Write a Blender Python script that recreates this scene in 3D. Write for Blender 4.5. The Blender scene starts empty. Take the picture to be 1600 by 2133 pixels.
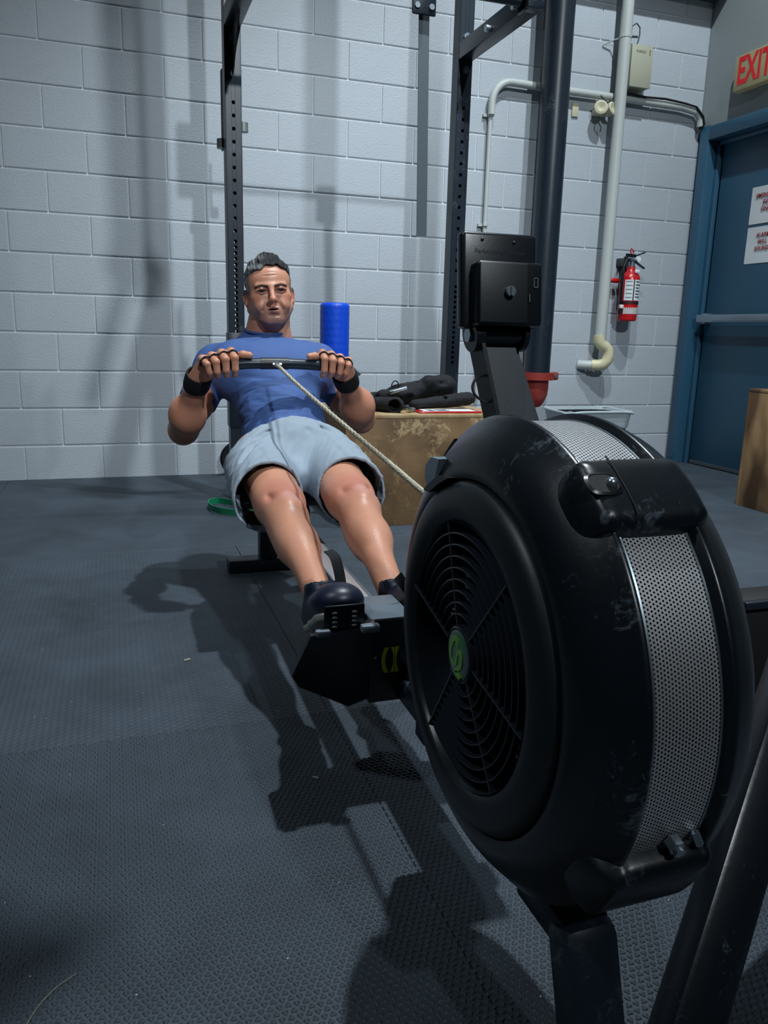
import bpy, bmesh, math, random
import numpy as np
from mathutils import Vector, Matrix
random.seed(7); np.random.seed(7)
S = bpy.context.scene
COL = S.collection
V = Vector
# ------------------------------------------------------------------ camera
FPX = 1650.0
p_, r_, y_ = [math.radians(a) for a in (12.86, -1.49, 18.9)]
CF = np.array([math.sin(y_)*math.cos(p_), math.cos(y_)*math.cos(p_), -math.sin(p_)])
R0 = np.array([math.cos(y_), -math.sin(y_), 0.0]); D0 = np.cross(CF, R0)
CR = math.cos(r_)*R0 + math.sin(r_)*D0
CD = math.cos(r_)*D0 - math.sin(r_)*R0
CAMZ = 0.85
cam = bpy.data.cameras.new('camera'); camo = bpy.data.objects.new('camera', cam); COL.objects.link(camo)
cam.sensor_fit = 'HORIZONTAL'; cam.sensor_width = 36; cam.lens = 36*FPX/1600; cam.clip_start = .02; cam.clip_end = 60
M = Matrix.Identity(4)
for i in range(3):
    M[i][0] = CR[i]; M[i][1] = -CD[i]; M[i][2] = -CF[i]
M[2][3] = CAMZ
camo.matrix_world = M
S.camera = camo
# ------------------------------------------------------------------ world, lamps, exposure
w = bpy.data.worlds.new('world'); S.world = w; w.use_nodes = True
w.node_tree.nodes['Background'].inputs[0].default_value = (.55, .72, 1, 1)
w.node_tree.nodes['Background'].inputs[1].default_value = .02
S.view_settings.view_transform = 'Standard'; S.view_settings.look = 'None'
S.view_settings.gamma = 1; S.view_settings.use_curve_mapping = False
S.view_settings.exposure = 0.05
def spot(name, loc, target, power, size_deg, blend, radius, color):
    l = bpy.data.lights.new(name, 'SPOT'); l.energy = power; l.color = color
    l.spot_size = math.radians(size_deg); l.spot_blend = blend; l.shadow_soft_size = radius
    o = bpy.data.objects.new(name, l); COL.objects.link(o); o.location = loc
    o.rotation_euler = (V(target)-V(loc)).to_track_quat('-Z', 'Y').to_euler()
    return o
LAMPS = [  # high-bay lamps and one added fill: name, position, target, watts, cone, blend, radius
    ('high_bay_or_fill_light', (1.30, 2.05, 4.9), (1.0, 2.75, 0), 660, 94, .85, .06),
    ('high_bay_or_fill_light', (1.25, -3.9, 5.0), (1.3, 4.7, .35), 1080, 49, 1.0, .09),
    ('high_bay_or_fill_light', (2.55, 2.6, 5.0), (3.0, 4.4, .3), 400, 96, .8, .04),
    ('high_bay_or_fill_light', (-2.4, .9, 4.7), (.5, 1.2, .2), 190, 58, 1.0, .12),  # added fill lamp, brightens the wheel side and near floor
]
for nm, lo, ta, pw, sz, bl, ra in LAMPS:
    spot(nm+'_beam', lo, ta, pw, sz, bl, ra, (.86, .95, 1.0))

# ------------------------------------------------------------------ helpers
def lin(c):
    return tuple((x/12.92 if x <= .04045 else ((x+.055)/1.055)**2.4) for x in [v/255 for v in c])
def N(nt, t, **kw):
    n = nt.nodes.new(t)
    for k, v in kw.items():
        if k == 'op': n.operation = v
        elif k == 'vals':
            for i, x in enumerate(v):
                if x is not None: n.inputs[i].default_value = x
        else: setattr(n, k, v)
    return n
MATS = {}
def mat(name, rgb, rough=.5, metal=0, bump=0, bscale=80, var=0, vscale=6, vrgb=None, scuff=0, scuff_rgb=(150,160,170),
        spec=.5, coat=0, emit=None, alpha=None, trans=0, attr=None, detail=4, aniso=None, vth=(.4,.65), subsurf=0, sth=(.345,.42), sscale=60):
    if name in MATS: return MATS[name]
    m = bpy.data.materials.new(name); m.use_nodes = True; nt = m.node_tree; b = nt.nodes['Principled BSDF']
    L = nt.links.new
    col = lin(rgb)
    b.inputs['Base Color'].default_value = (*col, 1); b.inputs['Roughness'].default_value = rough
    b.inputs['Metallic'].default_value = metal; b.inputs['Specular IOR Level'].default_value = spec
    b.inputs['Coat Weight'].default_value = coat
    if trans: b.inputs['Transmission Weight'].default_value = trans
    if subsurf:
        b.inputs['Subsurface Weight'].default_value = subsurf; b.inputs['Subsurface Radius'].default_value = (.012,.005,.003)
        b.inputs['Subsurface Scale'].default_value = .6
    if emit: b.inputs['Emission Color'].default_value = (*lin(emit[0]), 1); b.inputs['Emission Strength'].default_value = emit[1]
    if alpha is not None: b.inputs['Alpha'].default_value = alpha
    tc = N(nt, 'ShaderNodeTexCoord'); cur = None
    if aniso:
        mp = N(nt, 'ShaderNodeMapping'); mp.inputs['Scale'].default_value = aniso; L(tc.outputs['Object'], mp.inputs[0]); co = mp.outputs[0]
    else: co = tc.outputs['Object']
    if attr:
        a = N(nt, 'ShaderNodeAttribute', attribute_name=attr); cur = a.outputs['Color']
    if var or vrgb:
        n = N(nt, 'ShaderNodeTexNoise'); n.inputs['Scale'].default_value = vscale; n.inputs['Detail'].default_value = detail; L(co, n.inputs[0])
        r = N(nt, 'ShaderNodeMapRange'); r.inputs[1].default_value = vth[0]; r.inputs[2].default_value = vth[1]; L(n.outputs[0], r.inputs[0])
        mx = N(nt, 'ShaderNodeMix', data_type='RGBA')
        v = lin(vrgb) if vrgb else tuple(max(0, c*(1-var)) for c in col)
        L(r.outputs[0], mx.inputs[0])
        if cur: L(cur, mx.inputs[6])
        else: mx.inputs[6].default_value = (*col, 1)
        if cur and not vrgb:
            m2 = N(nt, 'ShaderNodeMix', data_type='RGBA', blend_type='MULTIPLY'); m2.inputs[0].default_value = 1
            L(cur, m2.inputs[6]); m2.inputs[7].default_value = (1-var,)*3+(1,); L(m2.outputs[2], mx.inputs[7])
        else: mx.inputs[7].default_value = (*v, 1)
        cur = mx.outputs[2]
    if scuff:
        n = N(nt, 'ShaderNodeTexNoise'); n.inputs['Scale'].default_value = sscale; n.inputs['Detail'].default_value = 9; n.inputs['Roughness'].default_value = .72
        n.inputs['Distortion'].default_value = 1.2; L(tc.outputs['Object'], n.inputs[0])
        n2 = N(nt, 'ShaderNodeTexNoise'); n2.inputs['Scale'].default_value = 9; L(tc.outputs['Object'], n2.inputs[0])
        ad = N(nt, 'ShaderNodeMath', op='MULTIPLY'); L(n.outputs[0], ad.inputs[0]); L(n2.outputs[0], ad.inputs[1])
        r = N(nt, 'ShaderNodeMapRange'); r.inputs[1].default_value = sth[0]; r.inputs[2].default_value = sth[1]; r.inputs[4].default_value = scuff; L(ad.outputs[0], r.inputs[0])
        mx = N(nt, 'ShaderNodeMix', data_type='RGBA'); L(r.outputs[0], mx.inputs[0])
        if cur: L(cur, mx.inputs[6])
        else: mx.inputs[6].default_value = (*col, 1)
        mx.inputs[7].default_value = (*lin(scuff_rgb), 1); cur = mx.outputs[2]
        rr = N(nt, 'ShaderNodeMapRange'); rr.inputs[3].default_value = rough; rr.inputs[4].default_value = min(1, rough+.3); L(r.outputs[0], rr.inputs[0]); L(rr.outputs[0], b.inputs['Roughness'])
    if cur: L(cur, b.inputs['Base Color'])
    if bump:
        n = N(nt, 'ShaderNodeTexNoise'); n.inputs['Scale'].default_value = bscale; n.inputs['Detail'].default_value = 5; L(co, n.inputs[0])
        bp = N(nt, 'ShaderNodeBump'); bp.inputs['Strength'].default_value = bump; bp.inputs['Distance'].default_value = .01
        L(n.outputs[0], bp.inputs['Height']); L(bp.outputs[0], b.inputs['Normal'])
    MATS[name] = m; return m

class MB:
    """collects shapes into one mesh (world coordinates)"""
    def __init__(s): s.v = []; s.f = []
    def add(s, vs, fs):
        o = len(s.v); s.v += [tuple(v) for v in vs]; s.f += [tuple(i+o for i in f) for f in fs]; return s
    def bm(s, bm, mtx=None):
        bm.verts.index_update(); vs = [(mtx @ v.co) if mtx else v.co.copy() for v in bm.verts]
        fs = [[v.index for v in f.verts] for f in bm.faces]; bm.free(); return s.add(vs, fs)
    def box(s, c, size, rot=None, bev=0, seg=2):
        bm = bmesh.new(); bmesh.ops.create_cube(bm, size=1)
        for v in bm.verts: v.co = V((v.co.x*size[0], v.co.y*size[1], v.co.z*size[2]))
        if bev: bmesh.ops.bevel(bm, geom=bm.edges[:], offset=bev, segments=seg, profile=.5, affect='EDGES')
        m = Matrix.Translation(V(c)) @ (rot.to_4x4() if rot else Matrix.Identity(4)); return s.bm(bm, m)
    def beam(s, a, b, wx, wz, bev=0, side=V((1,0,0))):
        a = V(a); b = V(b); d = (b-a); L = d.length; d.normalize(); sx = (side - d*side.dot(d)).normalized(); u = sx.cross(d)
        return s.box((a+b)/2, (wx, L, wz), Matrix((sx, d, u)).transposed(), bev)
    def tube(s, pts, r, n=12, cap=True, closed=False):
        P = [V(p) for p in pts]; m = len(P); rs = r if hasattr(r, '__len__') else [r]*m
        up = V((0,0,1)); t0 = (P[1]-P[0]).normalized()
        if abs(t0.dot(up)) > .95: up = V((1,0,0))
        nx = up.cross(t0).normalized(); vs = []; fs = []
        for i in range(m):
            if closed: t = (P[(i+1) % m]-P[i-1]).normalized()
            else: t = (P[min(i+1, m-1)]-P[max(i-1, 0)]).normalized()
            nx = (nx - t*nx.dot(t)).normalized(); ny = t.cross(nx)
            for k in range(n):
                a = 2*math.pi*k/n; vs.append(P[i]+(nx*math.cos(a)+ny*math.sin(a))*rs[i])
        for i in range(m if closed else m-1):
            j = (i+1) % m
            for k in range(n): fs.append((i*n+k, i*n+(k+1) % n, j*n+(k+1) % n, j*n+k))
        if cap and not closed: fs.append(tuple(range(n))[::-1]); fs.append(tuple((m-1)*n+k for k in range(n)))
        return s.add(vs, fs)
    def lathe(s, prof, o, axis=(0,0,1), n=32, cap=False):
        ax = V(axis).normalized(); t = V((1,0,0)) if abs(ax.x) < .9 else V((0,1,0)); x = (t-ax*t.dot(ax)).normalized(); y = ax.cross(x); o = V(o)
        vs = []; fs = []
        for (h, r) in prof:
            for k in range(n):
                a = 2*math.pi*k/n; vs.append(o+ax*h+(x*math.cos(a)+y*math.sin(a))*r)
        for i in range(len(prof)-1):
            for k in range(n): fs.append((i*n+k, i*n+(k+1) % n, (i+1)*n+(k+1) % n, (i+1)*n+k))
        if cap: fs.append(tuple(range(n))[::-1]); fs.append(tuple((len(prof)-1)*n+k for k in range(n)))
        return s.add(vs, fs)
    def prism(s, poly, o, ux, uy, th):
        ux = V(ux).normalized(); uy = V(uy).normalized(); nz = ux.cross(uy); o = V(o); n = len(poly)
        vs = [o+ux*p[0]+uy*p[1] for p in poly]+[o+ux*p[0]+uy*p[1]+nz*th for p in poly]
        fs = [tuple(range(n))[::-1], tuple(range(n, 2*n))]+[(i, (i+1) % n, n+(i+1) % n, n+i) for i in range(n)]
        return s.add(vs, fs)
    def ball(s, c, r, n=16):
        rr = r if hasattr(r, '__len__') else (r,)*3
        bm = bmesh.new(); bmesh.ops.create_uvsphere(bm, u_segments=n, v_segments=max(6, n*2//3), radius=1)
        return s.bm(bm, Matrix.Translation(V(c)) @ Matrix.Diagonal((*rr, 1)))
    def ribbon(s, pts, widths, wdir, th):
        """flat strap along pts, width direction wdir, thickness th"""
        P = [V(p) for p in pts]; vs = []; fs = []; m = len(P)
        for i in range(m):
            t = (P[min(i+1, m-1)]-P[max(i-1, 0)]).normalized(); wd = V(wdir[i] if hasattr(wdir[0], '__len__') else wdir)
            wd = (wd - t*wd.dot(t)).normalized(); nn = t.cross(wd); ww = widths[i] if hasattr(widths, '__len__') else widths
            for a, b in ((-1,-1), (1,-1), (1,1), (-1,1)): vs.append(P[i]+wd*a*ww/2+nn*b*th/2)
        for i in range(m-1):
            for k in range(4): fs.append((i*4+k, i*4+(k+1) % 4, i*4+4+(k+1) % 4, i*4+4+k))
        fs.append((3,2,1,0)); fs.append(tuple((m-1)*4+k for k in range(4)))
        return s.add(vs, fs)
def base(o):
    p = V((0,0,0))
    while o is not None: p += o.location; o = o.parent
    return p
def tag(o, label=None, cat=None, group=None, kind=None):
    for k, v in (('label', label), ('category', cat), ('group', group), ('kind', kind)):
        if v: o[k] = v
    return o
def obj(name, mb, m, parent=None, smooth=35, mesh=None):
    off = base(parent) if parent else V((0,0,0))
    if mesh is None:
        mesh = bpy.data.meshes.new(name)
        mesh.from_pydata([tuple(V(v)-off) for v in mb.v], [], mb.f); mesh.update()
        bm = bmesh.new(); bm.from_mesh(mesh); bmesh.ops.recalc_face_normals(bm, faces=bm.faces); bm.to_mesh(mesh); bm.free()
    if not mesh.materials: mesh.materials.append(m)
    if smooth:
        mesh.shade_smooth()
        if smooth < 180: mesh.set_sharp_from_angle(angle=math.radians(smooth))
    o = bpy.data.objects.new(name, mesh); COL.objects.link(o)
    if parent: o.parent = parent
    return o
def solo(name, mb, m, loc, label, cat, group=None, smooth=35):
    """a thing of one mesh with its origin at loc"""
    l = V(loc); mb.v = [tuple(V(v)-l) for v in mb.v]; o = obj(name, mb, m, None, smooth); o.location = l
    return tag(o, label, cat, group)
def thing(name, loc, label, cat, group=None):
    o = bpy.data.objects.new(name, None); COL.objects.link(o); o.location = loc; o.empty_display_size = .1
    return tag(o, label, cat, group)
def struct(name, mb, m, parent=None, smooth=35):
    return tag(obj(name, mb, m, parent, smooth), kind='structure')
def text_mb(s, size, ext, o, ux, uy, font_bold=False, align='CENTER', shear=0, sx=1.0):
    c = bpy.data.curves.new('t', 'FONT'); c.body = s; c.size = size; c.extrude = ext; c.align_x = align; c.align_y = 'CENTER'; c.shear = shear
    if font_bold: c.offset = size*.02
    to = bpy.data.objects.new('t', c); me = bpy.data.meshes.new_from_object(to)
    ux = V(ux).normalized(); uy = V(uy).normalized(); nz = ux.cross(uy)
    mb = MB(); mb.add([V(o)+ux*v.co.x*sx+uy*v.co.y+nz*v.co.z for v in me.vertices], [tuple(p.vertices) for p in me.polygons])
    bpy.data.objects.remove(to); bpy.data.curves.remove(c); bpy.data.meshes.remove(me); return mb
X3 = V((1,0,0)); Y3 = V((0,1,0)); Z3 = V((0,0,1))

# ------------------------------------------------------------------ materials
m_block = mat('painted_block', (176,184,192), .5, bump=.28, bscale=170, var=.07, vscale=3.5, vth=(.35,.7))
m_joint = mat('painted_mortar', (214,220,224), .6, bump=.2)
m_wallr = mat('painted_drywall', (138,146,148), .7, bump=.1, bscale=150)
m_dark = mat('dark_ceiling', (58,66,72), .8)
m_door = mat('blue_door_paint', (40,82,106), .42, bump=.03, bscale=200, var=.10, vscale=2)
m_frame = mat('blue_frame_paint', (46,88,114), .4)
m_alu = mat('brushed_aluminium', (150,165,178), .38, metal=.85)
m_plastic = mat('black_plastic', (19,24,30), .30, bump=.012, bscale=240, spec=.5)
m_plasticm = mat('matte_black_plastic', (19,25,30), .45, bump=.02, bscale=400)
m_scuff = mat('scuffed_black_plastic', (18,24,30), .30, scuff=.5, scuff_rgb=(104,118,132), bump=.03, bscale=60, sth=(.325,.43))
m_steel = mat('black_powder_coat', (24,34,45), .36, bump=.02, bscale=300, scuff=.10)
m_bolt = mat('zinc_bolt', (175,190,200), .28, metal=.9)
m_white = mat('white_pipe_paint', (182,188,186), .45)
m_beige = mat('beige_pvc', (206,200,164), .4)
m_red = mat('red_paint', (186,22,28), .3, coat=.4)
m_rust = mat('red_oxide_paint', (140,46,38), .5)
m_paper = mat('white_paper', (216,222,224), .8)
m_ply = mat('worn_plywood', (128,100,68), .66, vrgb=(92,68,42), vscale=4, scuff=.75, scuff_rgb=(172,150,112), bump=.12, bscale=40, vth=(.4,.6), sth=(.29,.37), sscale=26)
m_plytop = mat('plywood_top', (172,150,112), .6, vrgb=(150,120,80), vscale=5, aniso=(4,1,1))
m_plyr = mat('grained_plywood', (158,126,86), .6, vrgb=(88,60,34), vscale=2.2, aniso=(2,2,.9), detail=2, vth=(.46,.56), bump=.1, bscale=25)
m_blue = mat('blue_foam', (12,72,206), .4)
m_rail = mat('satin_steel_rail', (205,200,200), .32, metal=.55)
m_cloth = mat('black_fabric', (12,15,22), .85, bump=.2, bscale=500)
m_skin = mat('skin', (190,128,104), .43, attr='Col', bump=.10, bscale=220, subsurf=.12)
m_shirt = mat('blue_shirt', (60,92,158), .72, attr='Col', bump=.25, bscale=700)
m_shorts = mat('grey_shorts', (146,166,184), .75, attr='Col', bump=.2, bscale=700)
m_hair = mat('grey_hair', (70,70,72), .45, attr='Col', bump=.8, bscale=260, aniso=(6,1.2,6))
m_shoe = mat('navy_shoe', (16,24,44), .4, bump=.03, bscale=300)
m_sole = mat('white_sole', (170,170,165), .6)
m_green = mat('green_band', (26,140,100), .5)

# ------------------------------------------------------------------ setting
YW, XW = 4.70, 3.745
# back wall: backing sheet with recessed joints + individual blocks
wall = struct('wall_back', MB().box((-.6, YW+.106, 2.75), (9.0, .2, 5.5)), m_joint)
def block_mesh(L, H):
    b = MB().box((0,0,0), (L, .02, H), bev=.0062, seg=2)
    me = bpy.data.meshes.new('block'); me.from_pydata(b.v, [], b.f); me.update(); me.materials.append(m_block); return me
Z0, CH, BL, J = .187, .2034, .4024, .0045
bm_full = block_mesh(BL-.003, CH-J); bm_base = block_mesh(BL-.003, Z0-J+.02)
nb = 0
for k in range(-1, 14):
    zc = Z0+CH*(k+.5); me = bm_full
    if k == -1: zc = (Z0-.02)/2+.01-.01; me = bm_base
    off = 1 if k % 2 else 0
    for i in range(0, 12):
        n1 = 2*i+off; x1 = XW-n1*BL/2; xc = x1-BL/2; m_ = me
        if off and i == 0:    # half block in the corner
            hb = block_mesh(BL/2-.003, (CH-J) if k >= 0 else Z0-J+.02); o = bpy.data.objects.new('block', hb); COL.objects.link(o); o.parent = wall; o.location = (XW-BL/4, YW+.01, zc); nb += 1
        if xc < -1.3: continue
        o = bpy.data.objects.new('block', m_); COL.objects.link(o); o.parent = wall
        o.location = (xc, YW+.01+random.uniform(-.0008,.0008), zc); nb += 1
struct('wall_right', MB().box((XW+.075, 4.68, 2.75), (.15, .16, 5.5)).box((XW+.075, 4.03, 3.825), (.15, 1.14, 3.35)).box((XW+.075, -2.17, 2.75), (.15, 11.26, 5.5)), m_wallr)
struct('wall_left', MB().box((-5.1, -1.5, 2.75), (.15, 12.6, 5.5)), m_wallr)
struct('wall_front', MB().box((-.6, -7.9, 2.75), (9.0, .2, 5.5)), m_wallr)
struct('ceiling', MB().box((-.6, -1.5, 5.6), (9.2, 13.0, .15)), m_dark)
struct('trim_1', MB().box((-.6, YW-.07, 3.02), (8.68, .14, .16), bev=.004), m_dark)      # steel ledge high on the back wall
# floor
m_floor = mat('rubber_floor', (62,72,84), .62)
nt = m_floor.node_tree; b = nt.nodes['Principled BSDF']; L = nt.links.new
tc = N(nt, 'ShaderNodeTexCoord'); geo = N(nt, 'ShaderNodeNewGeometry')
sp = N(nt, 'ShaderNodeTexVoronoi'); sp.inputs['Scale'].default_value = 42; L(geo.outputs['Position'], sp.inputs[0])
sc1 = N(nt, 'ShaderNodeTexNoise'); sc1.inputs['Scale'].default_value = 2.3; sc1.inputs['Detail'].default_value = 8; sc1.inputs['Roughness'].default_value = .65; L(geo.outputs['Position'], sc1.inputs[0])
lt = N(nt, 'ShaderNodeMath', op='LESS_THAN', vals=(None, .045)); L(sp.outputs['Distance'], lt.inputs[0])
wn = N(nt, 'ShaderNodeTexWhiteNoise'); L(sp.outputs['Color'], wn.inputs['Vector'])
gt = N(nt, 'ShaderNodeMath', op='GREATER_THAN', vals=(None, .80)); L(wn.outputs[0], gt.inputs[0])
ml = N(nt, 'ShaderNodeMath', op='MULTIPLY'); L(lt.outputs[0], ml.inputs[0]); L(gt.outputs[0], ml.inputs[1])
cr = N(nt, 'ShaderNodeMapRange', vals=(None, .35, .75, 0, 1)); L(sc1.outputs[0], cr.inputs[0])
mx = N(nt, 'ShaderNodeMix', data_type='RGBA'); mx.inputs[6].default_value = (*lin((44,53,62)), 1); mx.inputs[7].default_value = (*lin((66,78,90)), 1); L(cr.outputs[0], mx.inputs[0])
mx2 = N(nt, 'ShaderNodeMix', data_type='RGBA'); mx2.inputs[7].default_value = (*lin((170,185,200)), 1); L(mx.outputs[2], mx2.inputs[6]); L(ml.outputs[0], mx2.inputs[0])
L(mx2.outputs[2], b.inputs['Base Color'])
# fine tread relief for the parts too far to pick apart (three crossed waves)
sx = N(nt, 'ShaderNodeSeparateXYZ'); L(geo.outputs['Position'], sx.inputs[0])
wav = None
for ang in (0, 60, 120):
    a = math.radians(ang); k = 2*math.pi/.0145
    mA = N(nt, 'ShaderNodeMath', op='MULTIPLY', vals=(None, k*math.cos(a))); L(sx.outputs[0], mA.inputs[0])
    mB_ = N(nt, 'ShaderNodeMath', op='MULTIPLY_ADD', vals=(None, k*math.sin(a), None)); L(sx.outputs[1], mB_.inputs[0]); L(mA.outputs[0], mB_.inputs[2])
    c = N(nt, 'ShaderNodeMath', op='COSINE'); L(mB_.outputs[0], c.inputs[0])
    if wav is None: wav = c.outputs[0]
    else:
        ad = N(nt, 'ShaderNodeMath', op='ADD'); L(wav, ad.inputs[0]); L(c.outputs[0], ad.inputs[1]); wav = ad.outputs[0]
yl = N(nt, 'ShaderNodeMath', op='LESS_THAN', vals=(None, 3.08)); L(sx.outputs[1], yl.inputs[0])
yg = N(nt, 'ShaderNodeMath', op='GREATER_THAN', vals=(None, 1.60)); L(sx.outputs[1], yg.inputs[0])
ys = N(nt, 'ShaderNodeMath', op='MULTIPLY'); L(yl.outputs[0], ys.inputs[0]); L(yg.outputs[0], ys.inputs[1])
wm = N(nt, 'ShaderNodeMath', op='MULTIPLY'); L(wav, wm.inputs[0]); L(ys.outputs[0], wm.inputs[1])
bp = N(nt, 'ShaderNodeBump'); bp.inputs['Strength'].default_value = .5; bp.inputs['Distance'].default_value = .0008; L(wm.outputs[0], bp.inputs['Height'])
bp2 = N(nt, 'ShaderNodeBump'); bp2.inputs['Strength'].default_value = .25; bp2.inputs['Distance'].default_value = .002
nn = N(nt, 'ShaderNodeTexNoise'); nn.inputs['Scale'].default_value = 160; L(geo.outputs['Position'], nn.inputs[0]); L(nn.outputs[0], bp2.inputs['Height']); L(bp.outputs[0], bp2.inputs['Normal']); L(bp2.outputs[0], b.inputs['Normal'])
floor = struct('floor', MB().box((-.6, -1.5, -.06), (9.2, 13.0, .09)), m_floor)
xs = [XW+.06, 2.87, 1.65, .43, -.79, -2.01, -3.23, -5.0]; ysm = [-7.8, -4.0, -2.0, -.1, 3.08, 3.93, 4.72]
for i in range(len(xs)-1):
    for j in range(len(ysm)-1):
        a, c_ = xs[i+1], xs[i]; d, e = ysm[j], ysm[j+1]
        if j > 3: a = max(-5.0, a-1.0 if i < len(xs)-2 else a); c_ = c_-1.0 if i else c_
        obj('rubber_mat', MB().box(((a+c_)/2, (d+e)/2, -.0075), (c_-a-.0016, e-d-.0016, .015), bev=.001, seg=1), m_floor, floor)
def tread():
    P = .0116; h = .0013; pts = []
    for k in range(12):
        a = 2*math.pi*k/12; r = .0052 if k % 4 == 0 else (.0044 if k % 4 in (1,3) else .0024); pts.append((r*math.cos(a), r*math.sin(a)))
    pts = np.array(pts); cs = []
    for j in range(int((1.62-.55)/(P*.866))):
        y = .55+j*P*.866
        for i in range(int(1.75/P)):
            x = -.55+i*P+(P/2 if j % 2 else 0)
            cs.append((x, y, 1 if (i+j) % 2 else -1))
    cs = np.array(cs); n = len(cs)
    sgn = cs[:, 2:3]
    px = pts[None, :, 0]*1; py = pts[None, :, 1]*1
    a90 = math.pi/2
    rx = -py*sgn; ry = px*sgn
    top = np.stack([cs[:, :1]+rx*.86, cs[:, 1:2]+ry*.86, np.full((n, 12), h)], -1)
    bot = np.stack([cs[:, :1]+rx, cs[:, 1:2]+ry, np.full((n, 12), -.0005)], -1)
    vs = np.concatenate([top, bot], 1).reshape(-1, 3)
    base_ = np.arange(n)[:, None]*24
    topf = base_+np.arange(12)[None]; sides = np.stack([np.stack([(k+12), (k+1) % 12+12, (k+1) % 12, k]) for k in range(12)]).reshape(-1)
    loops = np.concatenate([topf, base_+sides[None]], 1).reshape(-1)
    tot = np.tile(np.array([12]+[4]*12), n); st = np.concatenate([[0], np.cumsum(tot)[:-1]])
    me = bpy.data.meshes.new('tread'); me.vertices.add(len(vs)); me.vertices.foreach_set('co', vs.reshape(-1).astype(np.float32))
    me.loops.add(len(loops)); me.loops.foreach_set('vertex_index', loops.astype(np.int32))
    me.polygons.add(len(tot)); me.polygons.foreach_set('loop_start', st.astype(np.int32)); me.polygons.foreach_set('loop_total', tot.astype(np.int32))
    me.update(calc_edges=True); me.validate(); return me
tr = obj('mat_tread', None, m_floor, floor, smooth=0, mesh=tread()); tr['kind'] = 'stuff'

# door in the right wall (faces -X)
dr = struct('door_1', MB().box((XW+.090, 4.03, 1.055), (.04, 1.02, 2.10), bev=.002), m_door)
obj('door_panel_edge', MB().box((XW+.131, 4.03, 1.2), (.02, 1.30, 2.4)), m_dark, dr)
fm = MB()
fm.box((XW+.035, 4.625, 1.10), (.125, .085, 2.20), bev=.005).box((XW+.035, 3.435, 1.10), (.125, .085, 2.20), bev=.005).box((XW+.035, 4.03, 2.148), (.125, 1.105, .085), bev=.005)
fm.box((XW+.060, 4.568, 1.05), (.030, .030, 2.10), bev=.003).box((XW+.060, 4.03, 2.092), (.030, 1.08, .026), bev=.003)
obj('door_frame', fm, m_frame, dr)
pb = MB().box((XW+.008, 4.05, .985), (.045, .96, .050), bev=.006).box((XW-.002, 4.00, .985), (.050, .74, .034), bev=.005)
pb.box((XW+.045, 4.50, .985), (.06, .05, .07), bev=.008).box((XW+.045, 3.60, .985), (.06, .05, .07), bev=.008)
obj('push_bar', pb, m_alu, dr)
obj('door_sweep', MB().box((XW+.066, 4.03, .016), (.012, 1.00, .02)), m_dark, dr)
def paper(y0, z0, z1, lines, label):
    t = thing('paper_sign', (XW+.07, y0-.14, (z0+z1)/2), label, 'sign', 'paper signs taped on the blue door')
    g = MB(); nn_ = 8; vs = []; fs = []
    for i in range(nn_+1):
        for j in range(nn_+1):
            u = i/nn_; v_ = j/nn_; vs.append((XW+.068-.0015*math.sin(7*v_+3*u)*(.3+u*(1-u)), y0-u*.279, z0+(z1-z0)*v_))
    for i in range(nn_):
        for j in range(nn_): fs.append((i*(nn_+1)+j, (i+1)*(nn_+1)+j, (i+1)*(nn_+1)+j+1, i*(nn_+1)+j+1))
    g.add(vs, fs); g.add([V(v)+V((.0015,0,0)) for v in vs], [f[::-1] for f in fs]); obj('sheet', g, m_paper, t)
    for k, (s_, dz) in enumerate(lines):
        obj('lettering', text_mb(s_, .033, .0004, (XW+.0640, y0-.135, z1-dz), (0,-1,0), (0,0,1), True, sx=1.0, shear=.1), m_letter, t)
m_letter = mat('red_letter_ink', (150,40,52), .6)
paper(4.240, 1.554, 1.773, [('EMERGENCY', .055), ('EXIT', .095), ('ONLY', .135)], 'white paper sign on the blue door reading EMERGENCY EXIT ONLY')
paper(4.240, 1.319, 1.536, [('ALARM', .05), ('WILL', .09), ('SOUND', .13)], 'white paper sign on the blue door reading ALARM WILL SOUND')
# exit sign
t = thing('exit_sign', (XW, 4.20, 2.32), 'beige exit sign with red EXIT letters above the blue door', 'sign')
m_exit = mat('exit_sign_face', (150,146,112), .5, emit=((150,140,100), .10)); m_exr = mat('exit_red', (190,16,26), .4, emit=((200,10,20), .18))
obj('housing', MB().box((XW-.03, 4.205, 2.43), (.06, .33, .20), bev=.006), m_exit, t)
obj('lettering', text_mb('EXIT', .215, .001, (XW-.0615, 4.205, 2.43), (0,-1,0), (0,0,1), True, sx=.62), m_exr, t)

# ------------------------------------------------------------------ wall services
# large dark riser pipe with red elbow
t = thing('riser_pipe', (2.545, 4.52, .40), 'thick dark vertical pipe with a red fitting at its foot', 'pipe')
obj('pipe', MB().tube([(2.545, 4.52, z) for z in (.60, 1.5, 2.6, 3.6, 5.5)], .083, 32), m_steel, t)
rf = MB().lathe([(0,.1),(.0,.112),(.045,.112),(.045,.09)], (2.545,4.52,.575), n=28, cap=True)
rf.box((2.545-.118, 4.505, .598), (.05,.05,.05), bev=.012).box((2.545+.118, 4.505, .598), (.05,.05,.05), bev=.012)
rf.lathe([(0,.082),(-.06,.084),(-.11,.078),(-.15,.062),(-.18,.04),(-.19,.0)], (2.545,4.525,.585), n=28)
obj('red_fitting', rf, m_rust, t)
for s_ in (-1, 1): obj('bolt', MB().tube([(2.545+s_*.118,4.47,.598),(2.545+s_*.118,4.485,.598)], .012, 8), m_bolt, t)
obj('wall_elbow', MB().tube([(2.545,4.56,.50),(2.545,4.66,.50),(2.545,4.69,.50)], .06, 20), m_rust, t)
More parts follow.
